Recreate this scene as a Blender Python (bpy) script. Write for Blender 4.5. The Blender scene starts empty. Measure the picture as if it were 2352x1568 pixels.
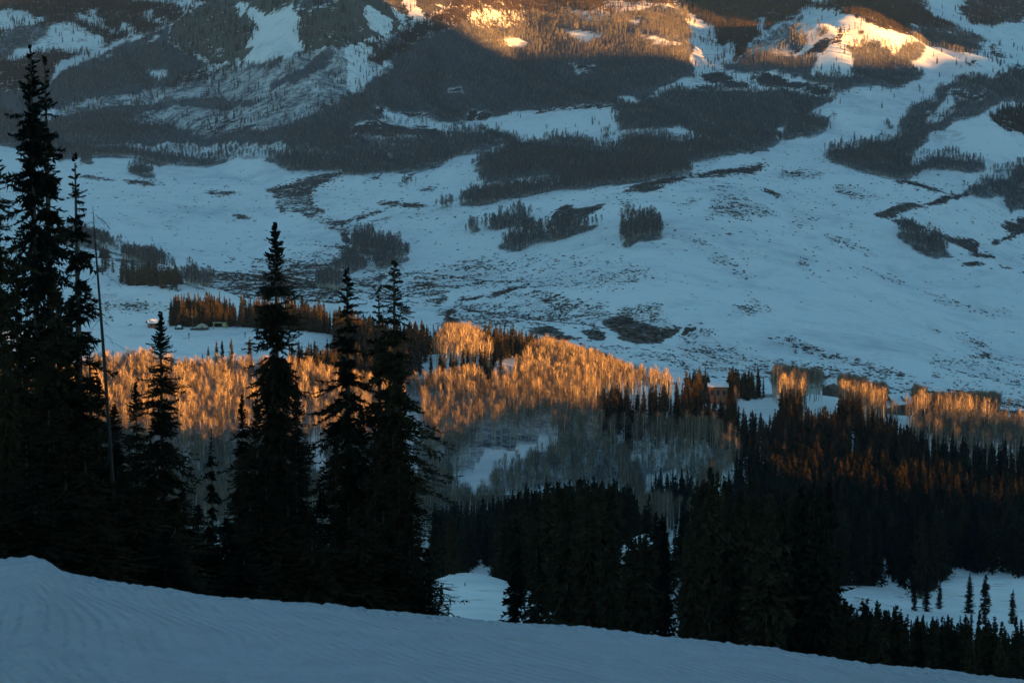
import bpy, math, random
import numpy as np
from mathutils import Vector
rng = np.random.default_rng(7)
random.seed(7)
SC = bpy.context.scene
COL = SC.collection
R = math.radians

# ---------------------------------------------------------------- camera, sky, sun, exposure
PITCH = R(6.5); CP, SP, TP = math.cos(PITCH), math.sin(PITCH), math.tan(PITCH)
FPX = 2352 * 85 / 36                      # focal length in the 2352 px wide sketch grid
cam = bpy.data.cameras.new('camera'); camo = bpy.data.objects.new('camera', cam); COL.objects.link(camo)
cam.lens = 85; cam.sensor_width = 36; cam.clip_start = 0.5; cam.clip_end = 30000
camo.location = (0, 0, 0); camo.rotation_euler = (R(90) - PITCH, 0, 0)
cam.dof.use_dof = True; cam.dof.focus_distance = 600; cam.dof.aperture_fstop = 10
SC.camera = camo
SUN_AZ, SUN_EL = R(50), R(2.8)            # behind the camera to the right, almost on the horizon
S = Vector((math.sin(SUN_AZ) * math.cos(SUN_EL), -math.cos(SUN_AZ) * math.cos(SUN_EL), math.sin(SUN_EL)))
world = bpy.data.worlds.new('World'); SC.world = world; world.use_nodes = True
wn = world.node_tree; wn.nodes.clear()
sky = wn.nodes.new('ShaderNodeTexSky'); sky.sky_type = 'NISHITA'; sky.sun_disc = False
sky.sun_elevation = SUN_EL; sky.sun_rotation = math.atan2(S.x, S.y)
sky.altitude = 3000; sky.air_density = 1.0; sky.dust_density = 0.4; sky.ozone_density = 2.0
tint = wn.nodes.new('ShaderNodeMixRGB'); tint.blend_type = 'MULTIPLY'; tint.inputs[0].default_value = 1
tint.inputs[2].default_value = (0.81, 1.00, 0.82, 1)
bg = wn.nodes.new('ShaderNodeBackground'); bg.inputs[1].default_value = 0.05
wo = wn.nodes.new('ShaderNodeOutputWorld')
wn.links.new(sky.outputs[0], tint.inputs[1]); wn.links.new(tint.outputs[0], bg.inputs[0]); wn.links.new(bg.outputs[0], wo.inputs[0])
sd = bpy.data.lights.new('sun', 'SUN'); sd.energy = 4.6; sd.angle = R(0.5); sd.color = (1.0, 0.42, 0.09)
so = bpy.data.objects.new('sun', sd); COL.objects.link(so); so.rotation_euler = S.to_track_quat('Z', 'Y').to_euler(); so.location = (200, -200, 300)
SC.view_settings.view_transform = 'Standard'; SC.view_settings.look = 'None'; SC.view_settings.gamma = 1
SC.view_settings.exposure = 3.3; SC.view_settings.use_curve_mapping = False
SC.cycles.use_denoising = True; SC.cycles.max_bounces = 4; SC.cycles.diffuse_bounces = 2; SC.cycles.volume_bounces = 0
SC.cycles.transparent_max_bounces = 4

# ---------------------------------------------------------------- helpers
def tval(v):
    d = (np.asarray(v, float) - 784) / FPX
    return -(TP + d) / (1 - d * TP)
def P(u, v, Y):
    d = (v - 784) / FPX; k = CP - d * SP
    return Vector(((u - 1176) / FPX / k * Y, Y, -(SP + d * CP) / k * Y))
def project(x, y, z):
    dep = y * CP - z * SP
    return 1176 + FPX * x / dep, 784 - FPX * (y * SP + z * CP) / dep
def hsh(ix, iy, seed):
    n = (ix.astype(np.int64) * 374761393 + iy.astype(np.int64) * 668265263 + seed * 974711) & 0x7fffffff
    n = (n ^ (n >> 13)) * 1274126177 & 0x7fffffff
    return ((n ^ (n >> 16)) & 0xffff) / 65535.0
def vn(x, y, seed=0):
    x = np.asarray(x, float); y = np.asarray(y, float)
    ix = np.floor(x); iy = np.floor(y); fx = x - ix; fy = y - iy
    fx = fx * fx * fx * (fx * (fx * 6 - 15) + 10); fy = fy * fy * fy * (fy * (fy * 6 - 15) + 10)
    a = hsh(ix, iy, seed); b = hsh(ix + 1, iy, seed); c = hsh(ix, iy + 1, seed); d = hsh(ix + 1, iy + 1, seed)
    return (a * (1 - fx) + b * fx) * (1 - fy) + (c * (1 - fx) + d * fx) * fy - 0.5
def fbm(x, y, seed=0, o=4):
    r = 0; a = 1.0
    for i in range(o):
        r = r + a * vn(x * 2 ** i + 17.3 * i, y * 2 ** i - 9.1 * i, seed + i); a *= 0.5
    return r
def pchip(xk, yk, x):
    xk = np.asarray(xk, float); yk = np.asarray(yk, float)
    h = np.diff(xk); dl = np.diff(yk) / h; m = np.zeros_like(yk)
    m[0] = dl[0]; m[-1] = dl[-1]
    for i in range(1, len(yk) - 1):
        if dl[i - 1] * dl[i] > 0:
            w1 = 2 * h[i] + h[i - 1]; w2 = h[i] + 2 * h[i - 1]
            m[i] = (w1 + w2) / (w1 / dl[i - 1] + w2 / dl[i])
    x = np.clip(x, xk[0], xk[-1]); i = np.clip(np.searchsorted(xk, x) - 1, 0, len(h) - 1)
    s = (x - xk[i]) / h[i]
    return ((1 + 2 * s) * (1 - s) ** 2 * yk[i] + s * (1 - s) ** 2 * h[i] * m[i] + s * s * (3 - 2 * s) * yk[i + 1] + s * s * (s - 1) * h[i] * m[i + 1])
def mesh_np(name, V, Fs, mats=(), fmat=None, smooth=False):
    """V (n,3); Fs (m,k) all faces of the same size"""
    V = np.asarray(V, np.float32); Fs = np.asarray(Fs, np.int32); k = Fs.shape[1]
    me = bpy.data.meshes.new(name); me.vertices.add(len(V)); me.vertices.foreach_set('co', V.ravel())
    me.loops.add(Fs.size); me.loops.foreach_set('vertex_index', Fs.ravel())
    me.polygons.add(len(Fs)); me.polygons.foreach_set('loop_start', np.arange(0, Fs.size, k, dtype=np.int32))
    if fmat is not None: me.polygons.foreach_set('material_index', np.asarray(fmat, np.int32))
    me.polygons.foreach_set('use_smooth', np.full(len(Fs), smooth))
    for m in mats: me.materials.append(m)
    me.update(calc_edges=True); return me
def link(name, data, parent=None, loc=None):
    o = bpy.data.objects.new(name, data); COL.objects.link(o)
    if parent: o.parent = parent
    if loc is not None: o.location = loc
    return o
def tag(o, label=None, cat=None, group=None, kind=None):
    if label: o['label'] = label
    if cat: o['category'] = cat
    if group: o['group'] = group
    if kind: o['kind'] = kind
    return o
def grid_faces(nr, nc):
    i = np.arange(nr - 1)[:, None] * nc + np.arange(nc - 1)[None, :]
    return np.stack([i, i + 1, i + nc + 1, i + nc], -1).reshape(-1, 4)

# ---------------------------------------------------------------- materials
class NT:
    def __init__(s, name):
        s.m = bpy.data.materials.new(name); s.m.use_nodes = True; s.t = s.m.node_tree; s.b = s.t.nodes['Principled BSDF']
    def n(s, typ, **k):
        x = s.t.nodes.new(typ)
        for a, v in k.items():
            if a.startswith('i_'):
                key = a[2:]; x.inputs[int(key) if key.isdigit() else key].default_value = v
            else: setattr(x, a, v)
        return x
    def l(s, a, b): s.t.links.new(a, b)
def simple(name, c, rough=0.8, var=0.25, scale=3.0):
    q = NT(name); t = q.n('ShaderNodeTexCoord'); no = q.n('ShaderNodeTexNoise', i_Scale=scale, i_Detail=3.0)
    q.l(t.outputs['Object'], no.inputs['Vector'])
    mp = q.n('ShaderNodeMixRGB', i_1=(*[x * (1 - var) for x in c], 1), i_2=(*[min(1, x * (1 + var)) for x in c], 1))
    q.l(no.outputs[0], mp.inputs[0]); q.l(mp.outputs[0], q.b.inputs['Base Color']); q.b.inputs['Roughness'].default_value = rough
    q.b.inputs['Specular IOR Level'].default_value = 0.15
    return q.m
def treemat(name, c1, c2, rough=0.9):
    q = NT(name); oi = q.n('ShaderNodeObjectInfo')
    mp = q.n('ShaderNodeMixRGB', i_1=(*c1, 1), i_2=(*c2, 1)); q.l(oi.outputs['Random'], mp.inputs[0])
    q.l(mp.outputs[0], q.b.inputs['Base Color']); q.b.inputs['Roughness'].default_value = rough
    q.b.inputs['Specular IOR Level'].default_value = 0.05
    return q.m
M_needle = treemat('spruce_needles', (0.010, 0.010, 0.007), (0.042, 0.032, 0.015))
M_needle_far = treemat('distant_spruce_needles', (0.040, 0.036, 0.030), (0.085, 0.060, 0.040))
M_bark = treemat('spruce_bark', (0.06, 0.045, 0.035), (0.09, 0.07, 0.055))
M_aspbark = treemat('aspen_bark', (0.26, 0.25, 0.22), (0.50, 0.46, 0.37))
M_twig = treemat('aspen_twigs', (0.078, 0.064, 0.060), (0.22, 0.168, 0.112))
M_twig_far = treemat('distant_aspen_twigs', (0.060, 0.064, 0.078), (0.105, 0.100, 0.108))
M_sage = treemat('sagebrush', (0.035, 0.032, 0.03), (0.07, 0.06, 0.05))
M_snag = simple('dead_wood', (0.035, 0.028, 0.026), var=0.4, scale=8)
SNOWC = (0.80, 0.82, 0.84)

def snow_terrain_mat():
    q = NT('snow_and_cover'); geo = q.n('ShaderNodeNewGeometry')
    def att(n): return q.n('ShaderNodeAttribute', attribute_name=n).outputs['Fac']
    def noise(scale, det=5.0, rough=0.55, vec=None):
        x = q.n('ShaderNodeTexNoise', i_Scale=scale, i_Detail=det, i_Roughness=rough); q.l(vec or geo.outputs['Position'], x.inputs['Vector']); return x.outputs[0]
    def ramp(v, a, b):
        x = q.n('ShaderNodeMapRange', i_1=a, i_2=b); x.interpolation_type = 'SMOOTHSTEP'; q.l(v, x.inputs[0]); return x.outputs[0]
    def add(a, b, op='ADD'):
        x = q.n('ShaderNodeMath', operation=op)
        for i, s_ in enumerate((a, b)):
            if isinstance(s_, (int, float)): x.inputs[i].default_value = s_
            else: q.l(s_, x.inputs[i])
        return x.outputs[0]
    n1 = noise(0.035, 8.0, 0.65); n2 = noise(0.12, 6.0, 0.6); n3 = noise(0.4, 3.0)
    # bare brown ground showing through thin snow
    def mix3(a, w1, w2, w3, a_=1.0):
        return add(add(add(add(a, a_, 'MULTIPLY'), add(add(n1, -.5), w1, 'MULTIPLY')), add(add(n2, -.5), w2, 'MULTIPLY')), add(add(n3, -.5), w3, 'MULTIPLY'))
    brush = ramp(mix3(att('brush'), 1.9, 1.5, 1.1), .40, .66)
    wood = ramp(mix3(att('wood'), 1.0, .8, .6), .25, .85)
    rock = ramp(mix3(att('rock'), 1.6, 1.5, .8), .42, .60)
    n4 = noise(0.55, 2.0)
    sage = ramp(mix3(att('sage'), 1.2, 1.4, 0, .35), -.02, .30)
    sage = add(add(ramp(add(n4, add(sage, .25, 'MULTIPLY')), .66, .74), .35, 'MULTIPLY'), ramp(att('sage'), .04, .2), 'MULTIPLY')
    base = q.n('ShaderNodeMixRGB', i_1=(0.56, 0.60, 0.66, 1), i_2=(0.86, 0.86, 0.88, 1)); q.l(ramp(add(add(n1, noise(0.006, 6.0, 0.6)), add(n2, .5, 'MULTIPLY')), .85, 1.35), base.inputs[0])
    c = base.outputs[0]
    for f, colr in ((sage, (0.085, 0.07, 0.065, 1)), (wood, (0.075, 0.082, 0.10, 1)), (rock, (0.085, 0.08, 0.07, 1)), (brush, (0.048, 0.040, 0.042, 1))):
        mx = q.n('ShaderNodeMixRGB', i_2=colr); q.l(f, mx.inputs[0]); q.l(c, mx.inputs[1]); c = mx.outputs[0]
    q.l(c, q.b.inputs['Base Color']); q.b.inputs['Roughness'].default_value = 0.75; q.b.inputs['Specular IOR Level'].default_value = 0.1
    bmp = q.n('ShaderNodeBump', i_Strength=0.22, i_Distance=4.0); q.l(add(n1, add(n2, 0.3, 'MULTIPLY')), bmp.inputs['Height']); q.l(bmp.outputs[0], q.b.inputs['Normal'])
    return q.m
M_terrain = snow_terrain_mat()

# ---------------------------------------------------------------- terrain: rows by distance, columns by azimuth
NEAR0 = [(28, None), (45, None), (70, None), (100, None)]
def colz(pts, zs):
    Y = [p[0] for p in zs] + [p[0] for p in pts]; z = [p[1] for p in zs] + [float(tval(p[1])) * p[0] for p in pts]
    return Y, z
ZL = [(28, -7.4), (45, -10.6), (70, -16.5), (100, -24.5)]
ZM = [(28, -8.0), (45, -12.0), (70, -18.5), (100, -26.5)]
ZR = [(28, -8.6), (45, -13.4), (70, -20.5), (100, -29.5)]
COLS = {
 0: (ZL, [(170, 1500), (300, 1420), (500, 1330), (700, 1250), (820, 1180), (900, 1020), (1000, 890), (1090, 822), (1200, 757), (1300, 757), (1390, 800), (1500, 662), (1600, 690), (1800, 640), (2200, 560), (2700, 440), (3000, 372), (3300, 280), (3500, 180), (3650, 100), (3900, 0), (4500, -130), (7500, -180)]),
 300: (ZL, [(170, 1500), (300, 1420), (500, 1330), (700, 1250), (820, 1180), (900, 1020), (1000, 890), (1090, 822), (1200, 757), (1300, 757), (1390, 800), (1500, 658), (1600, 690), (1800, 655), (1900, 600), (2000, 640), (2300, 570), (2700, 440), (3000, 372), (3300, 280), (3500, 180), (3650, 100), (3900, 0), (4500, -130), (7500, -180)]),
 500: (ZL, [(170, 1500), (300, 1430), (500, 1330), (700, 1250), (820, 1180), (900, 1020), (1000, 890), (1090, 822), (1200, 757), (1300, 757), (1390, 800), (1500, 664), (1600, 720), (1850, 665), (2100, 622), (2400, 560), (2700, 460), (3000, 380), (3250, 280), (3450, 180), (3600, 90), (3800, -10), (4300, -130), (7500, -180)]),
 750: (ZM, [(170, 1480), (300, 1430), (500, 1330), (700, 1250), (820, 1180), (900, 1020), (1000, 890), (1100, 822), (1200, 773), (1300, 774), (1390, 835), (1600, 720), (1900, 668), (2100, 620), (2300, 570), (2600, 480), (2900, 385), (3080, 300), (3250, 200), (3380, 90), (3500, -20), (4000, -100), (7500, -180)]),
 950: (ZM, [(170, 1450), (225, 1350), (300, 1440), (500, 1330), (700, 1270), (820, 1180), (900, 1020), (1000, 890), (1090, 822), (1200, 840), (1400, 830), (1600, 745), (1900, 668), (2200, 590), (2600, 470), (2900, 390), (3150, 290), (3380, 170), (3500, 80), (3600, -10), (4200, -90), (6200, -130), (7500, -180)]),
 1060: (ZM, [(170, 1428), (200, 1370), (237, 1312), (255, 1345), (300, 1440), (500, 1330), (700, 1270), (820, 1180), (900, 1020), (1000, 880), (1060, 818), (1200, 850), (1400, 820), (1600, 745), (1900, 668), (2200, 585), (2600, 465), (2900, 380), (3200, 280), (3420, 150), (3570, 20), (3700, -60), (4200, -130), (6200, -130), (7500, -180)]),
 1200: (ZM, [(170, 1450), (232, 1345), (300, 1440), (420, 1400), (600, 1300), (820, 1180), (900, 1020), (1000, 880), (1060, 826), (1200, 860), (1400, 820), (1600, 750), (1800, 690), (2200, 570), (2600, 450), (2900, 370), (3200, 270), (3500, 130), (3700, 50), (4100, -60), (6200, -140), (7500, -180)]),
 1380: (ZM, [(170, 1490), (230, 1450), (300, 1430), (350, 1300), (400, 1330), (600, 1280), (820, 1180), (900, 1020), (1000, 890), (1050, 850), (1150, 890), (1350, 845), (1500, 790), (1800, 660), (2200, 530), (2600, 420), (2850, 360), (3150, 255), (3450, 130), (3700, 40), (4100, -70), (6200, -140), (7500, -180)]),
 1500: (ZM, [(170, 1530), (230, 1500), (300, 1410), (348, 1225), (375, 1260), (440, 1330), (600, 1280), (820, 1170), (900, 1030), (1000, 900), (1040, 870), (1150, 905), (1340, 860), (1500, 795), (1800, 640), (2200, 510), (2600, 400), (2800, 355), (3100, 250), (3400, 130), (3700, 40), (4100, -80), (6200, -150), (7500, -190)]),
 1650: (ZR, [(170, 1580), (230, 1540), (300, 1480), (350, 1400), (440, 1330), (600, 1260), (780, 1150), (880, 1030), (980, 950), (1030, 915), (1150, 935), (1330, 885), (1500, 815), (1800, 655), (2200, 515), (2600, 400), (2850, 345), (3100, 260), (3350, 165), (3600, 95), (3900, 20), (4400, -80), (6200, -150), (7500, -190)]),
 1820: (ZR, [(170, 1600), (230, 1550), (300, 1490), (380, 1440), (470, 1365), (520, 1370), (650, 1220), (780, 1110), (880, 1010), (980, 950), (1040, 935), (1100, 905), (1180, 940), (1310, 905), (1500, 830), (1800, 680), (2200, 540), (2600, 415), (2900, 345), (3150, 230), (3350, 130), (3470, 65), (3550, 85), (3900, 15), (4400, -80), (6200, -150), (7500, -190)]),
 1940: (ZR, [(170, 1600), (230, 1560), (300, 1500), (380, 1445), (470, 1350), (510, 1360), (650, 1220), (780, 1110), (880, 1010), (1000, 955), (1060, 935), (1110, 915), (1200, 950), (1310, 918), (1500, 840), (1800, 700), (2200, 560), (2600, 425), (2850, 350), (3100, 245), (3300, 130), (3440, 45), (3500, 28), (3560, 50), (3900, 0), (4400, -80), (6200, -150), (7500, -190)]),
 2100: (ZR, [(170, 1600), (230, 1560), (300, 1500), (380, 1445), (470, 1360), (510, 1345), (650, 1220), (780, 1120), (880, 1030), (1000, 965), (1080, 945), (1200, 960), (1310, 928), (1500, 850), (1800, 735), (2200, 600), (2450, 475), (2700, 425), (2900, 350), (3100, 260), (3300, 165), (3450, 98), (3520, 88), (3620, 105), (4000, 40), (4600, -50), (6200, -150), (7500, -190)]),
 2250: (ZR, [(170, 1600), (230, 1560), (300, 1500), (380, 1450), (500, 1345), (540, 1320), (650, 1240), (780, 1130), (880, 1040), (1000, 972), (1080, 952), (1200, 972), (1300, 940), (1500, 875), (1800, 780), (2100, 650), (2400, 560), (2600, 500), (2800, 410), (3000, 300), (3200, 190), (3450, 135), (3600, 140), (4200, 40), (5000, -50), (6200, -150), (7500, -190)]),
 2400: (ZR, [(170, 1600), (230, 1560), (300, 1500), (380, 1460), (500, 1345), (540, 1315), (650, 1240), (780, 1140), (880, 1050), (1000, 975), (1080, 955), (1200, 985), (1300, 950), (1500, 900), (1800, 800), (2200, 640), (2400, 612), (2600, 560), (2900, 400), (3200, 270), (3600, 180), (4200, 80), (5000, -30), (6200, -150), (7500, -190)]),
}
ck = sorted(COLS)
Ys = np.concatenate([np.geomspace(28, 170, 50, endpoint=False), np.geomspace(170, 1290, 190, endpoint=False), np.geomspace(1290, 5300, 330, endpoint=False), np.geomspace(5300, 7500, 10)])
A = np.concatenate([-np.geomspace(0.9, 0.24, 18, endpoint=False), np.linspace(-0.236, 0.236, 600), np.geomspace(0.24, 0.9, 19)[1:]])
NR, NC = len(Ys), len(A)
ua = 1176 + A * FPX * 0.994
colp = np.array([pchip(np.log(colz(COLS[k][1], COLS[k][0])[0]), colz(COLS[k][1], COLS[k][0])[1], np.log(Ys)) for k in ck])   # (ncol, NR)
Z = np.zeros((NR, NC)); uc = np.clip(ua, ck[0], ck[-1])
idx = np.clip(np.searchsorted(ck, uc) - 1, 0, len(ck) - 2)
ckx = np.array(ck, float); fr = (uc - ckx[idx]) / (ckx[idx + 1] - ckx[idx])
hc = np.diff(ckx)
# Catmull-Rom slopes between the columns, limited
sl = np.zeros_like(colp); sl[1:-1] = (colp[2:] - colp[:-2]) / (hc[1:] + hc[:-1])[:, None]
for j in range(NC):
    i, s_ = idx[j], fr[j]; h = hc[i]
    Z[:, j] = ((1 + 2 * s_) * (1 - s_) ** 2 * colp[i] + s_ * (1 - s_) ** 2 * h * sl[i] + s_ * s_ * (3 - 2 * s_) * colp[i + 1] + s_ * s_ * (s_ - 1) * h * sl[i + 1])
X = Ys[:, None] * A[None, :]; YY = np.repeat(Ys[:, None], NC, 1)
far = np.clip((YY - 1300) / 500, 0, 1); mid = np.clip((YY - 150) / 200, 0, 1)
Z += far * (7.0 * fbm(X / 260, YY / 260, 3, 5) + np.clip((YY - 2900) / 800, 0, 1) * 22 * fbm(X / 420, YY / 420, 11, 5))
gul = 1 - np.abs(2 * fbm(X / 190 + 0.4 * YY / 190, YY / 600, 31, 4)); Z -= far * 7.0 * np.clip(gul - 0.6, 0, 1) * np.clip((YY - 2500) / 600, 0, 1) * 4
# big snowy hill: shallow swales running down it
Z += np.clip((YY - 1400) / 300, 0, 1) * np.clip((2900 - YY) / 500, 0, 1) * (21 * fbm((X + 0.7 * YY) / 190, (YY - 0.3 * X) / 800, 21, 3) + 2.2 * fbm((X + .5 * YY) / 55, YY / 150, 23, 3))
Z += mid * (1 - far) * 1.1 * fbm(X / 25, YY / 25, 5, 3)
Z -= np.clip((np.abs(X / YY) - 0.25) / 0.3, 0, 1) * np.where(YY > 200, 60, 0)
def ground(x, y):
    fr_ = np.interp(y, Ys, np.arange(NR)); fc = np.interp(np.asarray(x) / y, A, np.arange(NC))
    r = np.minimum(fr_.astype(int), NR - 2); c = np.minimum(fc.astype(int), NC - 2); a = fr_ - r; b = fc - c
    return (Z[r, c] * (1 - b) + Z[r, c + 1] * b) * (1 - a) + (Z[r + 1, c] * (1 - b) + Z[r + 1, c + 1] * b) * a
def hit(u, v, ymin=150, ymax=7000, raise_=0.0):
    """first ground point seen at pixel (u, v) beyond ymin"""
    k = np.geomspace(ymin, ymax, 3000); d = (v - 784) / FPX; kk = CP - d * SP
    x = (u - 1176) / FPX / kk * k; z = -(SP + d * CP) / kk * k
    below = np.nonzero(z <= ground(x, k) + raise_)[0]
    i = below[0] if len(below) else -1
    return Vector((x[i], k[i], z[i]))

# ---------------------------------------------------------------- cover maps, drawn in the 2352x1568 grid at half size
RW, RH = 1176, 784
def new(): return np.zeros((RH, RW), np.float32)
gx, gy = np.meshgrid(np.arange(RW) * 2.0 + 1, np.arange(RH) * 2.0 + 1)
def inside(poly):
    p = np.asarray(poly, float); x0, y0 = p.min(0); x1, y1 = p.max(0)
    c0, c1 = max(0, int(x0 / 2) - 1), min(RW, int(x1 / 2) + 2); r0, r1 = max(0, int(y0 / 2) - 1), min(RH, int(y1 / 2) + 2)
    gxx, gyy = gx[r0:r1, c0:c1], gy[r0:r1, c0:c1]; m = np.zeros(gxx.shape, bool)
    for (ax, ay), (bx, by) in zip(p, np.roll(p, -1, 0)):
        if ay == by: continue
        m ^= ((ay > gyy) != (by > gyy)) & (gxx < (bx - ax) * (gyy - ay) / (by - ay) + ax)
    return (slice(r0, r1), slice(c0, c1)), m
OFF = {0: (0, 0, 1.0), 1: (0, 0, 3.0), 2: (784.4, 0, 3.0), 3: (1568.7, 0, 3.0), 4: (0, 523.2, 3.0), 5: (784.4, 523.2, 3.0), 6: (1568.7, 523.2, 3.0)}
def paint(maps, val, n, *polys):
    ox, oy, s_ = OFF[n]
    for pl in polys:
        (sl_), m = inside([(ox + a / s_, oy + b / s_) for a, b in pl])
        for r_ in ALLMAPS:
            if r_ is maps: r_[sl_][m] = val
            elif maps is not SAGE and r_ is not SAGE: r_[sl_][m] = 0
ASP, CON, BRU, ROK, SAGE, WOOD, DOT = new(), new(), new(), new(), new(), new(), new()
ALLMAPS = (ASP, CON, BRU, ROK, SAGE, WOOD, DOT)
SN = new(); ALLMAPS = ALLMAPS + (SN,)        # painting SN clears the others back to snow
# --- top left mountains
paint(CON, .95, 1, [(-60, -60), (1500, -60), (1400, 0), (1180, 160), (740, 310), (400, 430), (330, 600), (0, 640), (-60, 640)])
paint(SN, 1, 1, [(0, 70), (90, 75), (210, 90), (215, 130), (130, 160), (60, 200), (0, 210)], [(10, 270), (120, 190), (250, 110), (340, 125), (330, 150), (200, 180), (60, 280)],
      [(50, 410), (60, 380), (330, 250), (350, 180), (430, 145), (530, 170), (610, 230), (740, 275), (700, 310), (650, 340), (480, 360), (300, 345), (150, 405)],
      [(515, 150), (530, 105), (700, 120), (740, 140), (690, 150), (700, 190), (860, 240), (800, 245), (700, 200), (600, 160)], [(830, 150), (900, 170), (945, 230), (900, 235), (850, 200)],
      [(1010, 80), (1070, 80), (1060, 120), (1140, 150), (1090, 165), (1030, 130)], [(890, 0), (1400, -20), (1340, 20), (1260, 90), (1220, 40), (1100, 30), (1000, 25)], [(610, 90), (640, 50), (690, 90), (620, 110)])
paint(ASP, .55, 1, [(0, 260), (60, 200), (340, 180), (330, 250), (60, 380), (0, 400)])
paint(WOOD, 1.1, 1, [(330, 600), (430, 500), (760, 330), (1180, 160), (1400, 0), (2400, 0), (2400, 350), (1900, 480), (1640, 470), (1130, 590), (860, 650), (590, 685), (340, 740), (0, 830), (0, 620)])
paint(ROK, .84, 1, [(1180, 160), (1400, 0), (2110, 0), (2060, 90), (1950, 60), (1830, 110), (1730, 60), (1780, 200), (1740, 290), (1690, 370), (1640, 440), (1450, 440), (1250, 330), (1150, 280)], [(2030, 60), (2400, 0), (2400, 330), (2100, 400), (2060, 340), (2030, 210)])
paint(ASP, .92, 1, [(380, 560), (700, 420), (1000, 290), (1250, 400), (1450, 450), (1640, 450), (1130, 585), (860, 645), (590, 680), (340, 735), (330, 620)])
paint(SN, 1, 1, [(1730, 60), (1780, 200), (1740, 290), (1690, 370), (1650, 470), (1660, 525), (1740, 500), (1800, 440), (1920, 400), (2010, 390), (2090, 350), (2040, 260), (2030, 210), (2060, 100), (2030, 30), (1950, 80), (1860, 110)],
      [(990, 300), (1170, 200), (1100, 260), (1000, 300)], [(640, 420), (800, 350), (780, 390), (690, 430)], [(1030, 500), (1180, 480), (1150, 530), (1080, 560), (1030, 530)], [(1330, 400), (1430, 390), (1400, 415)], [(1600, 30), (1680, 10), (1700, 150), (1640, 90)],
      [(340, 740), (590, 685), (600, 700), (860, 650), (1130, 590), (1640, 460), (1700, 540), (1300, 620), (1130, 650), (800, 700), (400, 810), (340, 800)], [(1800, 470), (2000, 400), (2351, 330), (2351, 380), (2000, 470), (1860, 520)])
paint(CON, .6, 1, [(1130, 600), (1340, 480), (1450, 440), (1640, 450), (1650, 510), (1500, 560), (1300, 600), (1160, 660)], [(380, 800), (640, 770), (700, 745), (640, 790), (420, 815)])
paint(ASP, .95, 1, [(-60, 800), (340, 820), (700, 760), (1000, 730), (1430, 690), (1850, 590), (2060, 510), (2200, 420), (2380, 360), (2360, 420), (2050, 560), (1740, 740), (1500, 740), (1240, 720), (1000, 760), (890, 830), (940, 870), (1240, 880), (1330, 930), (1400, 950), (1600, 925), (1850, 900), (2000, 855),
      (2400, 700), (2400, 1200), (2000, 1180), (1950, 1170), (1830, 1080), (1620, 1100), (1560, 1130), (1440, 1150), (1160, 1140), (1110, 1160), (1060, 1130), (900, 1080), (650, 1080), (560, 1090), (400, 1120), (200, 1030), (-60, 1000)])
paint(SN, 1, 1, [(1160, 800), (1280, 740), (1400, 730), (1600, 770), (1750, 820), (2000, 850), (1850, 900), (1600, 920), (1400, 940), (1300, 900), (1200, 850)], [(900, 830), (1100, 740), (1160, 790), (1150, 850), (950, 870)],
      [(2050, 560), (2400, 350), (2400, 690), (2100, 680), (1960, 730), (1850, 740), (1520, 700), (1540, 660), (1700, 620)], [(1230, 990), (1350, 970), (1350, 1000), (1240, 1005)], [(1480, 990), (1700, 990), (1690, 1010), (1500, 1015)])
paint(BRU, .42, 1, [(1200, 810), (1500, 800), (1900, 850), (1800, 890), (1500, 900), (1250, 860)])
paint(ASP, .45, 1, [(860, 980), (1240, 890), (1440, 960), (1960, 950), (1980, 1060), (1500, 1090), (1000, 1080)])
paint(DOT, .5, 1, [(2080, 560), (2400, 380), (2400, 640), (2100, 640)], [(1540, 670), (1700, 630), (1750, 650), (1600, 690)], [(1140, 620), (1640, 480), (1660, 530), (1200, 640)])
paint(ASP, 1.2, 1, [(900, 1180), (920, 1140), (970, 1118), (1020, 1135), (1055, 1180), (1040, 1215), (950, 1225), (905, 1205)], [(560, 1100), (590, 1075), (635, 1085), (635, 1130), (570, 1150)])
paint(BRU, .75, 1, [(550, 1210), (620, 1205), (720, 1230), (800, 1250), (700, 1250), (570, 1230)], [(830, 1235), (1000, 1240), (1140, 1270), (1050, 1278), (900, 1272)], [(1410, 1300), (1550, 1320), (1680, 1330), (1630, 1345), (1480, 1350), (1410, 1330)],
      [(1830, 1300), (2030, 1250), (2150, 1210), (2400, 1180), (2400, 1225), (2200, 1300), (2130, 1390), (2050, 1400), (2080, 1440), (1960, 1470), (1880, 1400), (1900, 1350)], [(1600, 1495), (1650, 1470), (1720, 1510), (1650, 1515)])
# --- top middle
paint(ROK, .84, 2, [(0, 0), (860, -60), (700, 60), (450, 190), (350, 240), (0, 330)])
paint(SN, 1, 2, [(170, 30), (250, 70), (330, 160), (440, 185), (380, 205), (320, 130), (300, 240), (240, 210), (180, 110)], [(430, 0), (520, 0), (565, 100), (500, 135), (470, 70)], [(340, 40), (420, 140), (390, 150), (330, 80)])
paint(ASP, .95, 2, [(350, 240), (700, 60), (860, -60), (2400, -60), (2400, 1240), (1900, 1270), (1500, 1320), (560, 1180), (0, 1230), (0, 660), (200, 600), (300, 480), (200, 440)])
paint(CON, .95, 2, [(860, -60), (700, 60), (450, 185), (340, 290), (200, 440), (300, 450), (430, 350), (560, 290), (700, 230), (850, 170), (1000, 200), (1060, 220), (1250, 170), (1330, 60), (1500, 60), (1650, 100), (1800, 30), (1900, 0), (1900, -60)])
paint(CON, .5, 2, [(850, 90), (1100, 60), (1300, 80), (1250, 170), (1060, 200), (900, 170)])
paint(CON, .85, 2, [(1100, -60), (2400, -60), (2400, 50), (2250, 40), (2000, 70), (1850, 40), (1700, 110), (1500, 70), (1400, 120), (1300, 60)])
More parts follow.
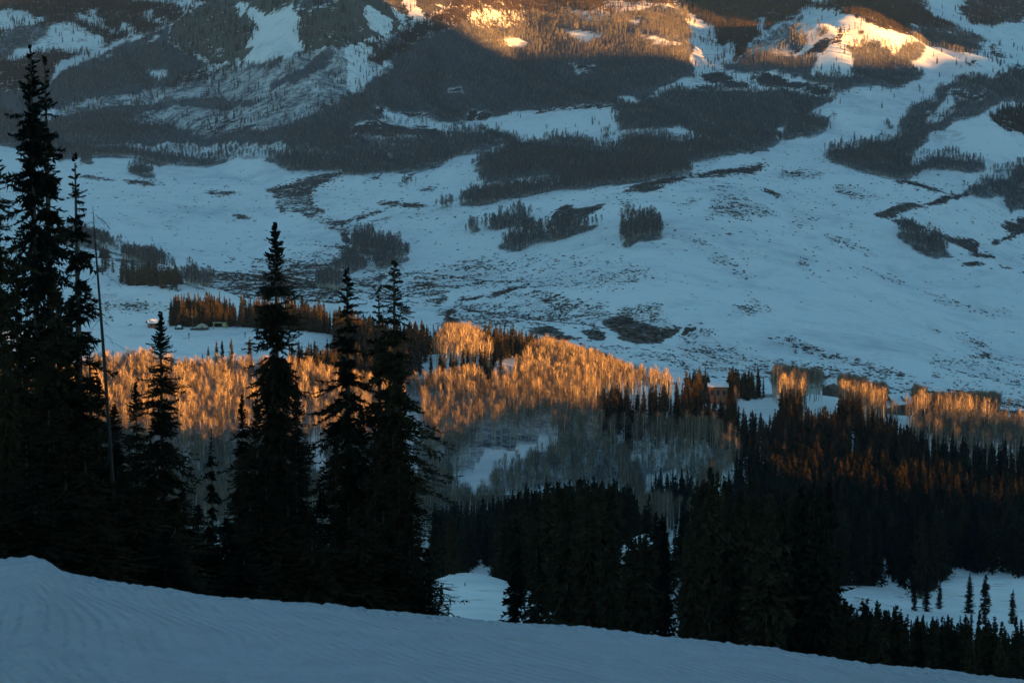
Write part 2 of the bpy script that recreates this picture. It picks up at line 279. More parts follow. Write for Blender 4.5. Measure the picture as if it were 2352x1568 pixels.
paint(CON, .35, 2, [(1500, 60), (1700, 80), (1850, 20), (2400, 20), (2400, 80), (2200, 60), (1900, 120), (1700, 150)])
paint(SN, 1, 2, [(1470, 200), (1600, 205), (1850, 228), (1750, 270), (1690, 300), (1610, 260)], [(1100, 280), (1250, 260), (1330, 300), (1240, 340), (1150, 340)], [(2000, 130), (2080, 130), (2070, 185), (2020, 180)], [(1900, 205), (2351, 290), (2351, 325), (2200, 300), (2000, 240)],
      [(1530, 430), (1600, 480), (1680, 520), (1620, 530)], [(2140, 250), (2230, 260), (2230, 320), (2160, 320)],
      [(-20, 360), (240, 260), (260, 300), (200, 400), (180, 460), (400, 410), (350, 480), (250, 530), (0, 580)], [(-20, 600), (170, 590), (170, 630), (0, 680)])
paint(CON, .75, 2, [(130, 310), (240, 270), (330, 260), (200, 450), (190, 400), (230, 330)])
paint(DOT, .5, 2, [(0, 380), (120, 320), (150, 480), (100, 640), (0, 620)])
paint(BRU, .72, 2, [(1520, 400), (1600, 450), (1780, 440), (1700, 510), (1600, 470)], [(700, 600), (850, 600), (900, 640), (740, 650)], [(1060, 540), (1150, 530), (1130, 560)])
paint(BRU, .9, 2, [(60, 930), (120, 860), (250, 840), (400, 870), (700, 890), (720, 930), (560, 940), (300, 930)], [(830, 830), (900, 740), (1030, 780), (940, 850)], [(380, 770), (600, 790), (650, 810), (560, 825), (430, 800)], [(1080, 780), (1880, 715), (1850, 745), (1560, 762), (1190, 785)], [(200, 740), (380, 770), (240, 795)])
paint(SN, 1, 2, [(240, 795), (350, 790), (540, 830), (700, 850), (850, 860), (1000, 810), (1200, 780), (1560, 765), (1880, 745), (1870, 850), (1940, 905), (2150, 905), (2351, 880), (2351, 960), (2100, 935), (1960, 940), (1900, 995), (1750, 1000), (1640, 960), (1480, 940), (1370, 980), (1200, 940), (1100, 910), (850, 900), (650, 880), (400, 860)],
      [(1890, 655), (2010, 645), (2040, 690), (2030, 730), (1900, 700)], [(2040, 690), (2200, 600), (2380, 530), (2380, 600), (2250, 640), (2150, 670)],
      [(1150, 950), (1100, 1000), (1060, 1050), (900, 1150), (760, 1180), (560, 1200), (470, 1205), (500, 1190), (700, 1130), (900, 1060), (1040, 1015)], [(960, 1175), (1000, 1200), (960, 1220), (930, 1280), (1090, 1270), (1370, 1212), (1480, 1222), (1475, 1260), (1300, 1270), (1130, 1320), (880, 1350), (500, 1350), (500, 1190), (880, 1150)], [(310, 1080), (345, 1078), (345, 1098), (315, 1100)])
paint(ASP, 1, 2, [(1070, 1030), (1200, 965), (1370, 985), (1640, 965), (1750, 1005), (1900, 1000), (1960, 945), (2380, 965), (2380, 1180), (2000, 1250), (1500, 1310), (1480, 1222), (1350, 1210), (1090, 1270), (940, 1280), (960, 1215), (1000, 1200), (880, 1150)],
      [(800, 1412), (880, 1350), (1130, 1320), (1300, 1270), (1470, 1260), (1500, 1310), (1300, 1360), (1130, 1390), (950, 1420)], [(980, 1575), (1100, 1500), (1170, 1500), (1240, 1450), (1310, 1500), (1340, 1500), (1260, 1580)], [(650, 1460), (720, 1420), (790, 1415), (760, 1440)], [(440, 1270), (480, 1280), (480, 1305), (435, 1300)], [(1790, 920), (1850, 910), (1850, 955), (1800, 955)], [(1880, 905), (1920, 905), (1915, 930), (1880, 932)])
paint(BRU, .9, 2, [(210, 1392), (350, 1382), (560, 1408), (620, 1430), (500, 1440), (330, 1430)], [(750, 1495), (780, 1485), (850, 1498), (800, 1503)], [(1480, 1450), (1550, 1408), (1600, 1440), (1700, 1440), (1810, 1410), (1800, 1440), (1700, 1500), (1560, 1520), (1450, 1500), (1400, 1510)], [(1970, 1310), (2100, 1250), (2380, 1195), (2380, 1240), (2150, 1300), (2000, 1325), (1870, 1350)],
      [(1930, 1400), (2010, 1385), (1990, 1410), (1940, 1420)], [(190, 1545), (280, 1510), (370, 1500), (290, 1530), (200, 1560)], [(0, 1530), (90, 1515), (60, 1568), (0, 1568)], [(390, 1270), (430, 1200), (490, 1180), (450, 1220), (410, 1280)], [(560, 1320), (640, 1275), (700, 1280), (600, 1325)], [(160, 1260), (290, 1190), (250, 1230), (170, 1270)])
# --- top right
paint(CON, .98, 3, [(-20, -60), (1640, -60), (1700, 60), (1720, 110), (1880, 190), (1870, 215), (1700, 200), (1560, 160), (1560, 240), (1400, 190), (1160, 110), (1050, 70), (950, 60), (850, 60), (560, 220), (440, 300), (420, 400), (370, 430), (330, 330), (260, 320), (200, 180), (100, 110), (-20, 60)])
paint(SN, 1, 3, [(1640, -60), (2400, -60), (2400, 560), (2110, 560), (1600, 620), (1400, 380), (1160, 110), (1400, 190), (1560, 240), (1700, 200), (1870, 215), (1880, 190), (1720, 110), (1700, 60)], [(490, 125), (580, 130), (570, 180), (550, 240), (520, 200)], [(590, 95), (660, 65), (640, 90), (600, 105)], [(850, 0), (1040, 0), (1000, 25), (900, 30)], [(1310, 10), (1380, 15), (1370, 35), (1320, 30)])
paint(SN, 1, 3, [(440, 310), (560, 220), (750, 130), (950, 70), (1050, 70), (1160, 110), (1600, 280), (1850, 360), (2000, 430), (1600, 600), (1000, 700), (900, 420), (440, 400)])
paint(ASP, .35, 3, [(450, 320), (640, 230), (740, 150), (830, 140), (800, 250), (1020, 190), (1030, 250), (1020, 330), (850, 380), (600, 380), (450, 370)])
paint(ASP, 1, 3, [(730, 260), (780, 230), (870, 270), (860, 320), (740, 330)], [(780, 190), (800, 150), (830, 150), (800, 200)], [(930, 190), (980, 190), (990, 240), (950, 250)], [(1180, 210), (1240, 200), (1240, 260), (1180, 270)])
paint(BRU, .85, 3, [(1020, 330), (1030, 250), (1080, 200), (1140, 165), (1150, 200), (1140, 260), (1080, 290), (1040, 330)], [(690, 370), (860, 340), (950, 280), (1015, 270), (1015, 365), (850, 385)])
paint(ROK, .35, 3, [(1080, 280), (1140, 170), (1200, 180), (1190, 250), (1230, 330), (1100, 330)])
paint(ASP, .9, 3, [(440, 380), (700, 390), (1020, 380), (1090, 320), (1200, 330), (1220, 290), (1330, 265), (1400, 290), (1460, 300), (1470, 350), (1500, 350), (1520, 300), (1580, 285), (1650, 320), (1620, 390), (1590, 430), (1600, 470), (1655, 500), (1640, 540), (1520, 610), (1420, 620), (1330, 575), (1200, 610), (1080, 640), (900, 600), (830, 560), (620, 500), (290, 480), (300, 440), (400, 430)],
      [(1560, 215), (1700, 195), (1880, 215), (2050, 270), (2075, 360), (1900, 370), (1700, 320), (1620, 290), (1580, 250)])
paint(SN, 1, 3, [(950, 380), (1080, 300), (1150, 360), (1160, 410), (1040, 450), (950, 440)], [(860, 480), (960, 450), (1100, 480), (1120, 530), (900, 520)])
paint(DOT, .8, 3, [(950, 370), (1100, 360), (1200, 420), (1150, 540), (850, 530), (880, 470)], [(1700, 60), (1900, 180), (1860, 190), (1720, 130)])
paint(CON, .98, 3, [(1910, 60), (2000, -20), (2400, -60), (2400, 150), (2250, 150), (2150, 180), (1990, 170), (1940, 120)])
paint(BRU, .85, 3, [(2130, 300), (2180, 340), (2240, 370), (2230, 405), (2170, 380), (2130, 370)], [(1980, 400), (2040, 410), (2040, 470), (2010, 460)], [(2240, 280), (2300, 240), (2260, 280)], [(2070, 370), (2250, 395), (2200, 400)], [(2280, 460), (2348, 450), (2340, 485)])
paint(SN, 1, 3, [(190, 480), (120, 430), (200, 380), (290, 400), (290, 480), (430, 500), (480, 570), (350, 530), (200, 500)], [(580, 495), (720, 490), (830, 560), (700, 560)], [(0, 560), (100, 500), (200, 560), (240, 590), (120, 600), (0, 640)], [(280, 290), (350, 290), (380, 420), (300, 400)], [(60, 340), (200, 300), (290, 400), (200, 400)])
paint(BRU, .95, 3, [(90, 510), (200, 490), (330, 530), (450, 570), (440, 600), (300, 600), (150, 570)], [(480, 510), (620, 505), (700, 550), (830, 580), (1050, 600), (1080, 640), (900, 640), (700, 600), (560, 590)], [(100, 600), (200, 590), (200, 650), (100, 680)])
paint(ASP, .97, 3, [(0, 640), (220, 610), (500, 620), (700, 630), (1080, 650), (1070, 690), (900, 770), (1000, 830), (1010, 900), (880, 950), (730, 960), (640, 990), (560, 1050), (300, 1070), (150, 1110), (-20, 1150), (-20, 980), (70, 950), (110, 900), (0, 905)])
paint(SN, 1, 3, [(650, 880), (720, 875), (700, 920), (660, 920)], [(870, 780), (960, 760), (960, 800)], [(0, 905), (110, 900), (70, 950), (0, 980)])
paint(BRU, .95, 3, [(970, 800), (1040, 775), (1050, 795), (1010, 815)], [(1000, 840), (1040, 830), (1045, 845)], [(650, 930), (690, 900), (720, 910), (700, 960), (660, 970)], [(660, 990), (730, 975), (700, 1000)], [(1070, 650), (1180, 640), (1260, 600), (1320, 570), (1240, 620), (1150, 660)])
paint(ASP, .95, 3, [(1730, 610), (1840, 600), (1840, 580), (1900, 550), (2060, 520), (2110, 560), (2240, 500), (2400, 500), (2400, 700), (2200, 700), (2080, 780), (1900, 830), (1800, 880), (1650, 1000), (1580, 1100), (1680, 1080), (1830, 1065), (2060, 1110), (2090, 1200), (1880, 1190), (1700, 1180), (1560, 1240), (1440, 1240), (1300, 1200), (1100, 1150), (980, 1110), (1010, 1030), (1200, 1010), (1330, 985), (1400, 950), (1460, 960), (1490, 850), (1600, 740), (1640, 720), (1720, 680), (1770, 690)],
      [(1380, 870), (1400, 840), (1430, 860), (1430, 900), (1390, 900)])
paint(SN, 1, 3, [(1830, 660), (1880, 640), (1880, 720), (1800, 800), (1720, 800), (1780, 720)], [(1660, 830), (1780, 800), (1740, 850), (1680, 860)], [(2180, 710), (2340, 700), (2200, 740)], [(1600, 1150), (1700, 1110), (1660, 1090), (1600, 1100)])
paint(BRU, .9, 3, [(1870, 620), (1960, 620), (2000, 680), (1900, 650)], [(2000, 660), (2100, 600), (2060, 680), (2010, 690)], [(1660, 780), (1780, 800), (1790, 820), (1680, 800)], [(1670, 1080), (1600, 1100), (1620, 1085)])
paint(CON, .98, 3, [(2110, 820), (2200, 740), (2400, 730), (2400, 940), (2250, 900)])
paint(ASP, .9, 3, [(2120, 1175), (2180, 1160), (2260, 1175), (2260, 1150), (2400, 1110), (2400, 1420), (2250, 1480), (2200, 1430), (2240, 1380), (1950, 1360), (1730, 1400), (1960, 1300), (2130, 1240)])
paint(SN, 1, 3, [(2120, 1210), (2250, 1180), (2240, 1230), (2130, 1240)], [(1730, 1400), (1950, 1362), (2180, 1370), (2240, 1390), (2200, 1440), (2250, 1480), (2200, 1568), (1700, 1568), (1480, 1500)])
paint(BRU, 1, 3, [(1370, 1190), (1470, 1240), (1600, 1255), (1750, 1300), (1840, 1325), (1700, 1310), (1500, 1265)], [(1310, 1490), (1420, 1440), (1550, 1450), (1460, 1500), (1330, 1510)], [(1420, 1430), (1480, 1405), (1620, 1400), (1640, 1420), (1740, 1370), (1840, 1340), (1960, 1310), (1980, 1345), (1800, 1390), (1700, 1410), (1560, 1440), (1430, 1450)], [(1420, 1510), (1530, 1520), (1680, 1575), (1500, 1575)], [(2200, 1530), (2400, 1480), (2400, 1575)], [(2200, 1400), (2250, 1380), (2240, 1410)])
paint(BRU, 1, 3, [(0, 1215), (150, 1190), (300, 1160), (430, 1140), (590, 1125), (600, 1140), (480, 1190), (330, 1210), (150, 1215), (0, 1230)])
paint(BRU, .75, 3, [(0, 1170), (200, 1100), (260, 1080), (300, 1085), (150, 1130), (0, 1180)], [(520, 1300), (570, 1300), (660, 1340), (650, 1390), (600, 1350)])
paint(BRU, .45, 3, [(680, 1175), (800, 1155), (940, 1190), (880, 1225), (720, 1210)], [(200, 1470), (240, 1410), (340, 1370), (460, 1420), (450, 1470), (620, 1490), (400, 1490)], [(1020, 1280), (1200, 1300), (1360, 1370), (1200, 1370)], [(990, 1370), (1080, 1430), (1060, 1445)], [(750, 1545), (850, 1550), (830, 1575), (750, 1575)])
paint(SAGE, .5, 3, [(640, 1160), (1040, 1180), (880, 1240), (680, 1230)], [(150, 1490), (200, 1380), (340, 1340), (480, 1400), (680, 1490), (400, 1510)], [(1000, 1270), (1200, 1280), (1400, 1375), (1150, 1375)], [(150, 1300), (300, 1270), (320, 1320), (180, 1320)], [(0, 1360), (100, 1370), (50, 1430), (0, 1430)], [(700, 1520), (960, 1510), (960, 1568), (700, 1568)], [(1740, 900), (1900, 900), (1980, 990), (1720, 1000)], [(1350, 880), (1440, 880), (1400, 950)], [(2200, 1020), (2348, 1040), (2340, 1060)])
# --- lower left beyond the snowfield
paint(ASP, 1.0, 4, [(360, 60), (640, 80), (700, 100), (800, 165), (900, 200), (1100, 260), (1200, 330), (1380, 405), (1480, 440), (1360, 440), (1300, 420), (1180, 300), (1080, 290), (1100, 380), (1000, 370), (960, 260), (880, 240), (780, 180), (640, 140), (380, 110)])
paint(CON, .9, 4, [(690, 290), (700, 240), (760, 260), (760, 310)], [(800, 370), (820, 310), (870, 330), (950, 350), (1060, 390), (1200, 415), (1180, 435), (1060, 410), (900, 400)], [(1180, 400), (1240, 390), (1260, 430), (1200, 436)])
paint(SAGE, .85, 4, [(620, 480), (760, 470), (1000, 510), (1200, 540), (1190, 590), (1000, 580), (800, 560), (650, 540)])
paint(SAGE, .35, 4, [(430, 560), (760, 600), (800, 640), (430, 660)])
paint(BRU, .5, 4, [(820, 500), (1000, 520), (1180, 555), (1000, 560), (850, 535)])
paint(BRU, .58, 4, [(1180, 295), (1500, 300), (1720, 310), (2000, 340), (2351, 360), (2351, 500), (2100, 520), (1950, 500), (1700, 480), (1480, 430), (1340, 370), (1200, 320)])
paint(BRU, .8, 4, [(1520, 310), (1660, 310), (1640, 330), (1530, 325)], [(1580, 210), (1620, 195), (1600, 225), (1540, 245)], [(1740, 250), (1800, 200), (1800, 220), (1740, 268)], [(2070, 300), (2150, 290), (2280, 235), (2270, 280), (2150, 310)])
paint(ASP, .9, 4, [(2180, 410), (2351, 380), (2351, 430), (2200, 440)], [(2250, 320), (2300, 240), (2400, 190), (2400, 330)])
paint(BRU, .62, 0, [(620, 440), (700, 455), (760, 500), (830, 520), (800, 545), (770, 530), (700, 500), (640, 470)], [(770, 560), (800, 575), (815, 590), (790, 600), (765, 580)], [(640, 612), (720, 602), (790, 600), (760, 628), (640, 636), (600, 630)], [(800, 500), (860, 480), (930, 470), (860, 495), (820, 512)])
paint(SAGE, .55, 0, [(580, 600), (780, 560), (900, 600), (1000, 650), (900, 690), (700, 680), (580, 650)])
# --- middle, big snowy hill
paint(ASP, 1, 5, [(1110, 160), (1120, 110), (1260, 40), (1400, 30), (1560, -20), (1800, -20), (1680, 40), (1560, 90), (1440, 110), (1330, 120), (1200, 160)], [(1920, -20), (2000, -70), (2130, -50), (2200, -30), (2235, 60), (2110, 100), (2060, 90), (2000, 140), (1930, 140), (1935, 60)], [(960, 20), (1100, -20), (1230, -20), (1050, 35)], [(850, 50), (870, 0), (920, 10), (940, 40)],
      [(30, 100), (100, 30), (220, 40), (230, 90), (390, 95), (380, 140), (300, 190), (140, 190)], [(0, 200), (100, 200), (200, 210), (140, 290), (50, 310)], [(180, 280), (260, 240), (300, 200), (450, 190), (440, 230), (300, 300)])
paint(BRU, .9, 5, [(740, 505), (850, 480), (1020, 460), (1150, 410), (1300, 385), (1250, 410), (1080, 470), (900, 497)], [(1830, 640), (1950, 605), (2080, 650), (2160, 690), (2320, 680), (2300, 720), (2200, 785), (2050, 800), (1900, 750)], [(1650, 700), (1740, 670), (1820, 720), (1800, 770), (1700, 750)], [(1280, 690), (1450, 665), (1560, 720), (1640, 770), (1500, 775), (1350, 740)], [(650, 650), (720, 610), (820, 615), (760, 680), (700, 700)], [(400, 540), (490, 550), (480, 590), (410, 580)],
      [(0, 15), (60, 60), (90, 150), (60, 190), (20, 100)], [(100, 400), (280, 310), (290, 330), (140, 400)], [(980, 155), (1060, 150), (1060, 165)], [(1060, 178), (1090, 180), (1070, 188)], [(620, 120), (760, 90), (640, 125)], [(390, 130), (450, 130), (380, 140)], [(700, 590), (830, 520), (780, 580), (720, 600)])
paint(BRU, .46, 5, [(480, 400), (600, 350), (650, 400), (560, 415)], [(1330, 470), (1520, 450), (1600, 490), (1800, 520), (1780, 570), (1600, 560), (1450, 550), (1380, 510)], [(600, 480), (700, 440), (740, 500), (640, 560)])
paint(SAGE, .6, 5, [(400, 360), (700, 260), (1000, 210), (1100, 300), (1300, 330), (1300, 380), (1000, 400), (720, 430), (700, 520), (480, 520), (430, 440)], [(640, 600), (800, 500), (1100, 470), (1350, 440), (1600, 480), (1850, 520), (1850, 600), (2000, 610), (1900, 640), (1700, 660), (1300, 670), (1000, 690), (850, 640)], [(1900, 560), (2200, 520), (2200, 600), (2300, 690), (1900, 700)])
paint(SAGE, .22, 5, [(900, 200), (1500, 180), (2000, 240), (2200, 330), (1900, 420), (1300, 420)], [(1620, 790), (2000, 800), (2200, 830), (2351, 880), (2351, 960), (2000, 900), (1700, 830)])
paint(SAGE, .8, 6, [(970, 40), (1100, 90), (1230, 130), (1320, 170), (1350, 210), (1230, 170), (1080, 110), (990, 80)], [(780, 210), (870, 220), (860, 280), (960, 350), (880, 310), (820, 270)], [(1230, 280), (1400, 320), (1530, 370), (1490, 380), (1350, 330)], [(490, 740), (600, 740), (760, 760), (900, 820), (1100, 890), (1200, 910), (1330, 950), (1580, 1020), (1560, 1045), (1300, 980), (1130, 940), (960, 900), (800, 860), (600, 800)], [(1970, 890), (2080, 860), (2200, 950), (2180, 970), (2050, 940)], [(1600, 1090), (1650, 1070), (1710, 1110), (1700, 1180), (1620, 1160)], [(1680, 700), (1750, 680), (1780, 730)])
paint(SAGE, .38, 6, [(-20, 790), (300, 830), (500, 850), (900, 950), (1400, 1000), (1700, 1060), (2348, 1120), (2348, 1240), (1700, 1240), (1300, 1150), (900, 1120), (650, 1050), (0, 1010)], [(-20, 740), (200, 680), (250, 760), (480, 800), (300, 850), (-20, 830)], [(350, 540), (500, 510), (620, 580), (300, 600)], [(1600, 420), (1900, 510), (2300, 600), (2100, 620), (1650, 470)], [(1880, 700), (2200, 820), (2000, 830)], [(0, 30), (300, 150), (500, 400), (300, 300), (0, 100)])
paint(BRU, .40, 6, [(990, 50), (1200, 120), (1320, 175), (1250, 165), (1080, 105)], [(820, 220), (870, 225), (850, 260)], [(1250, 285), (1520, 370), (1450, 365), (1300, 320)], [(560, 750), (760, 770), (1100, 890), (1320, 950), (1290, 970), (1130, 930), (960, 890), (700, 820)])
paint(SAGE, .12, 6, [(1700, 880), (2348, 900), (2348, 1200), (1700, 1100)])
paint(ASP, 1, 6, [(1500, 40), (1520, 20), (1580, 30), (1650, 70), (1750, 90), (1830, 200), (1750, 215), (1640, 170), (1500, 90)])
paint(BRU, .95, 6, [(1440, -20), (1600, -20), (1700, 20), (1850, 45), (2000, 60), (2070, 110), (2020, 150), (1960, 150), (1850, 90), (1700, 30)], [(1960, 150), (2030, 165), (2170, 180), (2150, 210), (2010, 200)], [(1870, 235), (1980, 232), (2060, 240), (2060, 265), (1900, 255)], [(2150, 260), (2220, 255), (2270, 262), (2200, 275)], [(2130, 110), (2200, 80), (2260, 40), (2200, -20), (2400, -40), (2400, 20), (2300, 60), (2180, 120)], [(2290, 300), (2348, 300), (2348, 320)], [(-20, 680), (120, 670), (110, 690), (-20, 745)], [(280, 40), (345, 40), (340, 52), (285, 52)], [(92, 22), (108, 22), (105, 36), (93, 34)])
def blur(m, n=2):
    for _ in range(n):
        q_ = np.pad(m, 1, mode='edge'); m = (q_[:-2, 1:-1] + q_[2:, 1:-1] + q_[1:-1, :-2] + q_[1:-1, 2:] + q_[1:-1, 1:-1]) / 5
    return m
ASP[:] = blur(ASP, 5); CON[:] = blur(CON, 2); BRU[:] = blur(BRU, 5); ROK[:] = blur(ROK, 4); SAGE[:] = blur(SAGE, 10); WOOD[:] = blur(WOOD, 4)
FARM = [m.copy() for m in (ASP, CON, BRU, ROK, SAGE, WOOD, DOT)]
# thin brush and thawed spots on the upper slopes
s_, m = inside([(330, 200), (560, 150), (800, 95), (800, 330), (620, 330), (330, 330), (110, 280), (130, 230)]); q_ = FARM[5][s_]; q_[m] = np.maximum(q_[m], .62)
up_ = np.clip((330 - gy) / 120, 0, 1) * .34; up_[(gx > 540) & (gx < 705) & (gy < 180)] = 0; up_[(gx > 1830)] *= .3; FARM[5] = np.maximum(FARM[5], up_.astype(np.float32))
FARM[4] = np.maximum(FARM[4], (np.clip((700 - gy) / 200, 0, 1) * .035).astype(np.float32))
# --- near ground (closer than 1290 m): where the middle of each tree shows
for m in ALLMAPS: m[:] = 0
paint(ASP, .95, 0, [(240, 822), (330, 812), (400, 832), (560, 830), (710, 838), (760, 860), (920, 880), (1000, 862), (1170, 850), (1205, 800), (1225, 782), (1250, 785), (1340, 808), (1440, 845), (1560, 872), (1560, 905), (1380, 935), (1380, 965), (1650, 960), (1720, 1000), (1650, 1100), (1600, 1190), (1480, 1190), (1450, 1120), (1290, 1110), (1100, 1160), (1000, 1190), (-40, 1200), (-40, 850)],
      [(985, 800), (1005, 775), (1030, 757), (1080, 752), (1115, 775), (1130, 795), (1130, 815), (1040, 812), (985, 812)])
paint(SN, 1, 0, [(1090, 1045), (1160, 1030), (1270, 992), (1285, 1010), (1200, 1050), (1130, 1075), (1130, 1112), (1080, 1125), (1020, 1115), (1020, 1105), (1085, 1090), (1100, 1060)], [(925, 935), (965, 945), (985, 975), (960, 1010), (965, 1090), (930, 1100)], [(715, 985), (750, 985), (752, 1095), (722, 1085)], [(1120, 830), (1185, 820), (1190, 842), (1150, 850), (1120, 850)], [(920, 800), (1000, 800), (1000, 830), (940, 826)])
paint(CON, .95, 0, [(1000, 1170), (1110, 1155), (1200, 1130), (1290, 1108), (1430, 1112), (1460, 1160), (1475, 1260), (1640, 1200), (1680, 1100), (1720, 1010), (1640, 965), (1390, 962), (1370, 910), (1390, 880), (1440, 892), (1560, 885), (1600, 868), (1660, 880), (1680, 910), (1790, 925), (1850, 950), (1950, 935), (2060, 965), (2130, 975), (2450, 1000), (2450, 1600), (1000, 1600)])
paint(CON, .9, 0, [(915, 745), (960, 735), (1000, 750), (975, 790), (960, 800), (915, 800)], [(1100, 760), (1150, 752), (1200, 765), (1250, 785), (1220, 800), (1190, 835), (1145, 815)], [(930, 805), (955, 805), (958, 830), (935, 835)], [(1000, 822), (1050, 818), (1120, 822), (1120, 850), (1000, 840)], [(1600, 865), (1660, 855), (1735, 862), (1740, 885), (1660, 880), (1640, 890)], [(670, 795), (770, 785), (920, 800), (920, 830), (780, 835), (680, 838)], [(1030, 735), (1060, 735), (1060, 745)])
paint(CON, .9, 0, [(1790, 885), (1835, 880), (1850, 935), (1800, 945)], [(1925, 895), (2010, 900), (2010, 950), (1930, 950)], [(2120, 925), (2215, 925), (2215, 955), (2120, 955)])
paint(ASP, 1.0, 0, [(2090, 962), (2150, 955), (2350, 962), (2450, 975), (2450, 1030), (2300, 1022), (2200, 1008), (2100, 985)], [(1685, 895), (1780, 898), (1780, 918), (1690, 915)], [(1775, 850), (1870, 858), (1990, 880), (1990, 912), (1870, 900), (1780, 900)], [(1980, 895), (2080, 888), (2130, 905), (2130, 950), (2000, 945)], [(2130, 915), (2450, 915), (2450, 940), (2150, 945)])
paint(ASP, .5, 0, [(1960, 1275), (2100, 1260), (2110, 1320), (1960, 1335)], [(1400, 975), (1640, 990), (1620, 1060), (1480, 1080)], [(270, 730), (400, 722), (400, 745), (270, 748)])
paint(CON, .95, 0, [(392, 690), (470, 686), (530, 690), (546, 757), (396, 757)], [(556, 690), (640, 690), (780, 715), (920, 735), (920, 785), (780, 770), (556, 757)], [(1480, 1090), (1560, 1080), (1600, 1110), (1600, 1150), (1480, 1150)])
paint(BRU, .40, 0, [(1400, 1230), (1500, 1190), (1580, 1280), (1590, 1420), (1400, 1420)]); paint(CON, .34, 0, [(1400, 1230), (1500, 1190), (1580, 1280), (1590, 1420), (1400, 1420)]); paint(BRU, .38, 0, [(1000, 1360), (1040, 1330), (1060, 1370), (1030, 1410)])
CLR = new()
for pl in ([(1630, 890), (1668, 890), (1668, 918), (1630, 918)], [(2036, 922), (2092, 915), (2096, 950), (2038, 952)], [(1892, 886), (1928, 886), (1928, 906), (1892, 906)], [(1100, 1050), (1160, 1038), (1265, 1000), (1275, 1010), (1195, 1045), (1130, 1068), (1125, 1105), (1085, 1115), (1040, 1112), (1095, 1085)], [(932, 945), (955, 955), (975, 980), (955, 1010), (958, 1080), (935, 1090)], [(1125, 835), (1180, 826), (1188, 838), (1150, 846)],
           [(1000, 1360), (1085, 1308), (1142, 1310), (1130, 1422), (1000, 1416)], [(1890, 1375), (1950, 1355), (2030, 1350), (2085, 1352), (2110, 1400), (2180, 1330), (2200, 1318), (2352, 1330), (2352, 1440), (2150, 1425), (2000, 1410), (1920, 1395)], [(250, 745), (1000, 745), (915, 800), (760, 830), (590, 822), (400, 820), (250, 818)][:0] or [(250, 750), (560, 752), (760, 768), (770, 782), (680, 790), (580, 822), (400, 822), (250, 816)],
           [(1600, 1240), (1640, 1225), (1620, 1260)], [(1740, 1250), (1762, 1240), (1755, 1270)], [(1838, 1240), (1848, 1300), (1835, 1280)], [(1690, 1310), (1700, 1300), (1695, 1330)], [(2160, 1160), (2175, 1175), (2162, 1180)], [(1690, 920), (1790, 930), (1790, 948), (1700, 942)], [(1850, 922), (1925, 930), (1925, 945), (1860, 940)], [(2290, 950), (2352, 945), (2352, 965), (2300, 962)]):
    s_, m = inside(pl); CLR[s_][m] = 1
NEARM = [m.copy() for m in (ASP, CON, BRU, ROK, SAGE, WOOD, DOT)]
for pl, v_ in (([(1400, 1230), (1500, 1190), (1580, 1280), (1590, 1420), (1400, 1420)], .36), ([(1000, 1340), (1030, 1320), (1060, 1360), (1040, 1415), (1000, 1415)], .36), ([(1950, 1370), (2090, 1360), (2070, 1400), (1960, 1400)], .28)):
    s_, m = inside(pl); NEARM[2][s_][m] = v_
def look(m, u, v, edge=True):
    r = np.clip((v / 2).astype(int), 0, RH - 1); c = np.clip((u / 2).astype(int), 0, RW - 1)
    return m[r, c]

# ---------------------------------------------------------------- build the ground sheet
U0, V0 = project(X, YY, Z)
jx = 26 * fbm(X / 34, YY / 60, 51, 4); jv = 11 * fbm(X / 40, YY / 70, 61, 4)
Uj, Vj = U0 + jx, V0 + jv
isfar = YY > 1300
def vattr(k):
    return np.where(isfar, look(FARM[k], Uj, Vj), look(NEARM[k], Uj, Vj)).astype(np.float32)
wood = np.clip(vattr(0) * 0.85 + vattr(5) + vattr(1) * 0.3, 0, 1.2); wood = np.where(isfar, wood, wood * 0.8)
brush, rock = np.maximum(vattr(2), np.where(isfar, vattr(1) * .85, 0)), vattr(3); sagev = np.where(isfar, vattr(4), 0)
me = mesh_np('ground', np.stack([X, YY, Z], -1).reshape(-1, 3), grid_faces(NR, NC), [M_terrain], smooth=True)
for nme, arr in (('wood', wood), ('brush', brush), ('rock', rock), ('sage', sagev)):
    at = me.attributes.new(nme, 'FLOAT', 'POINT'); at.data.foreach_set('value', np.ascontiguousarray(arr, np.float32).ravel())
tag(link('snowy_terrain', me), 'snow covered valley floor and mountain slopes', kind='structure')

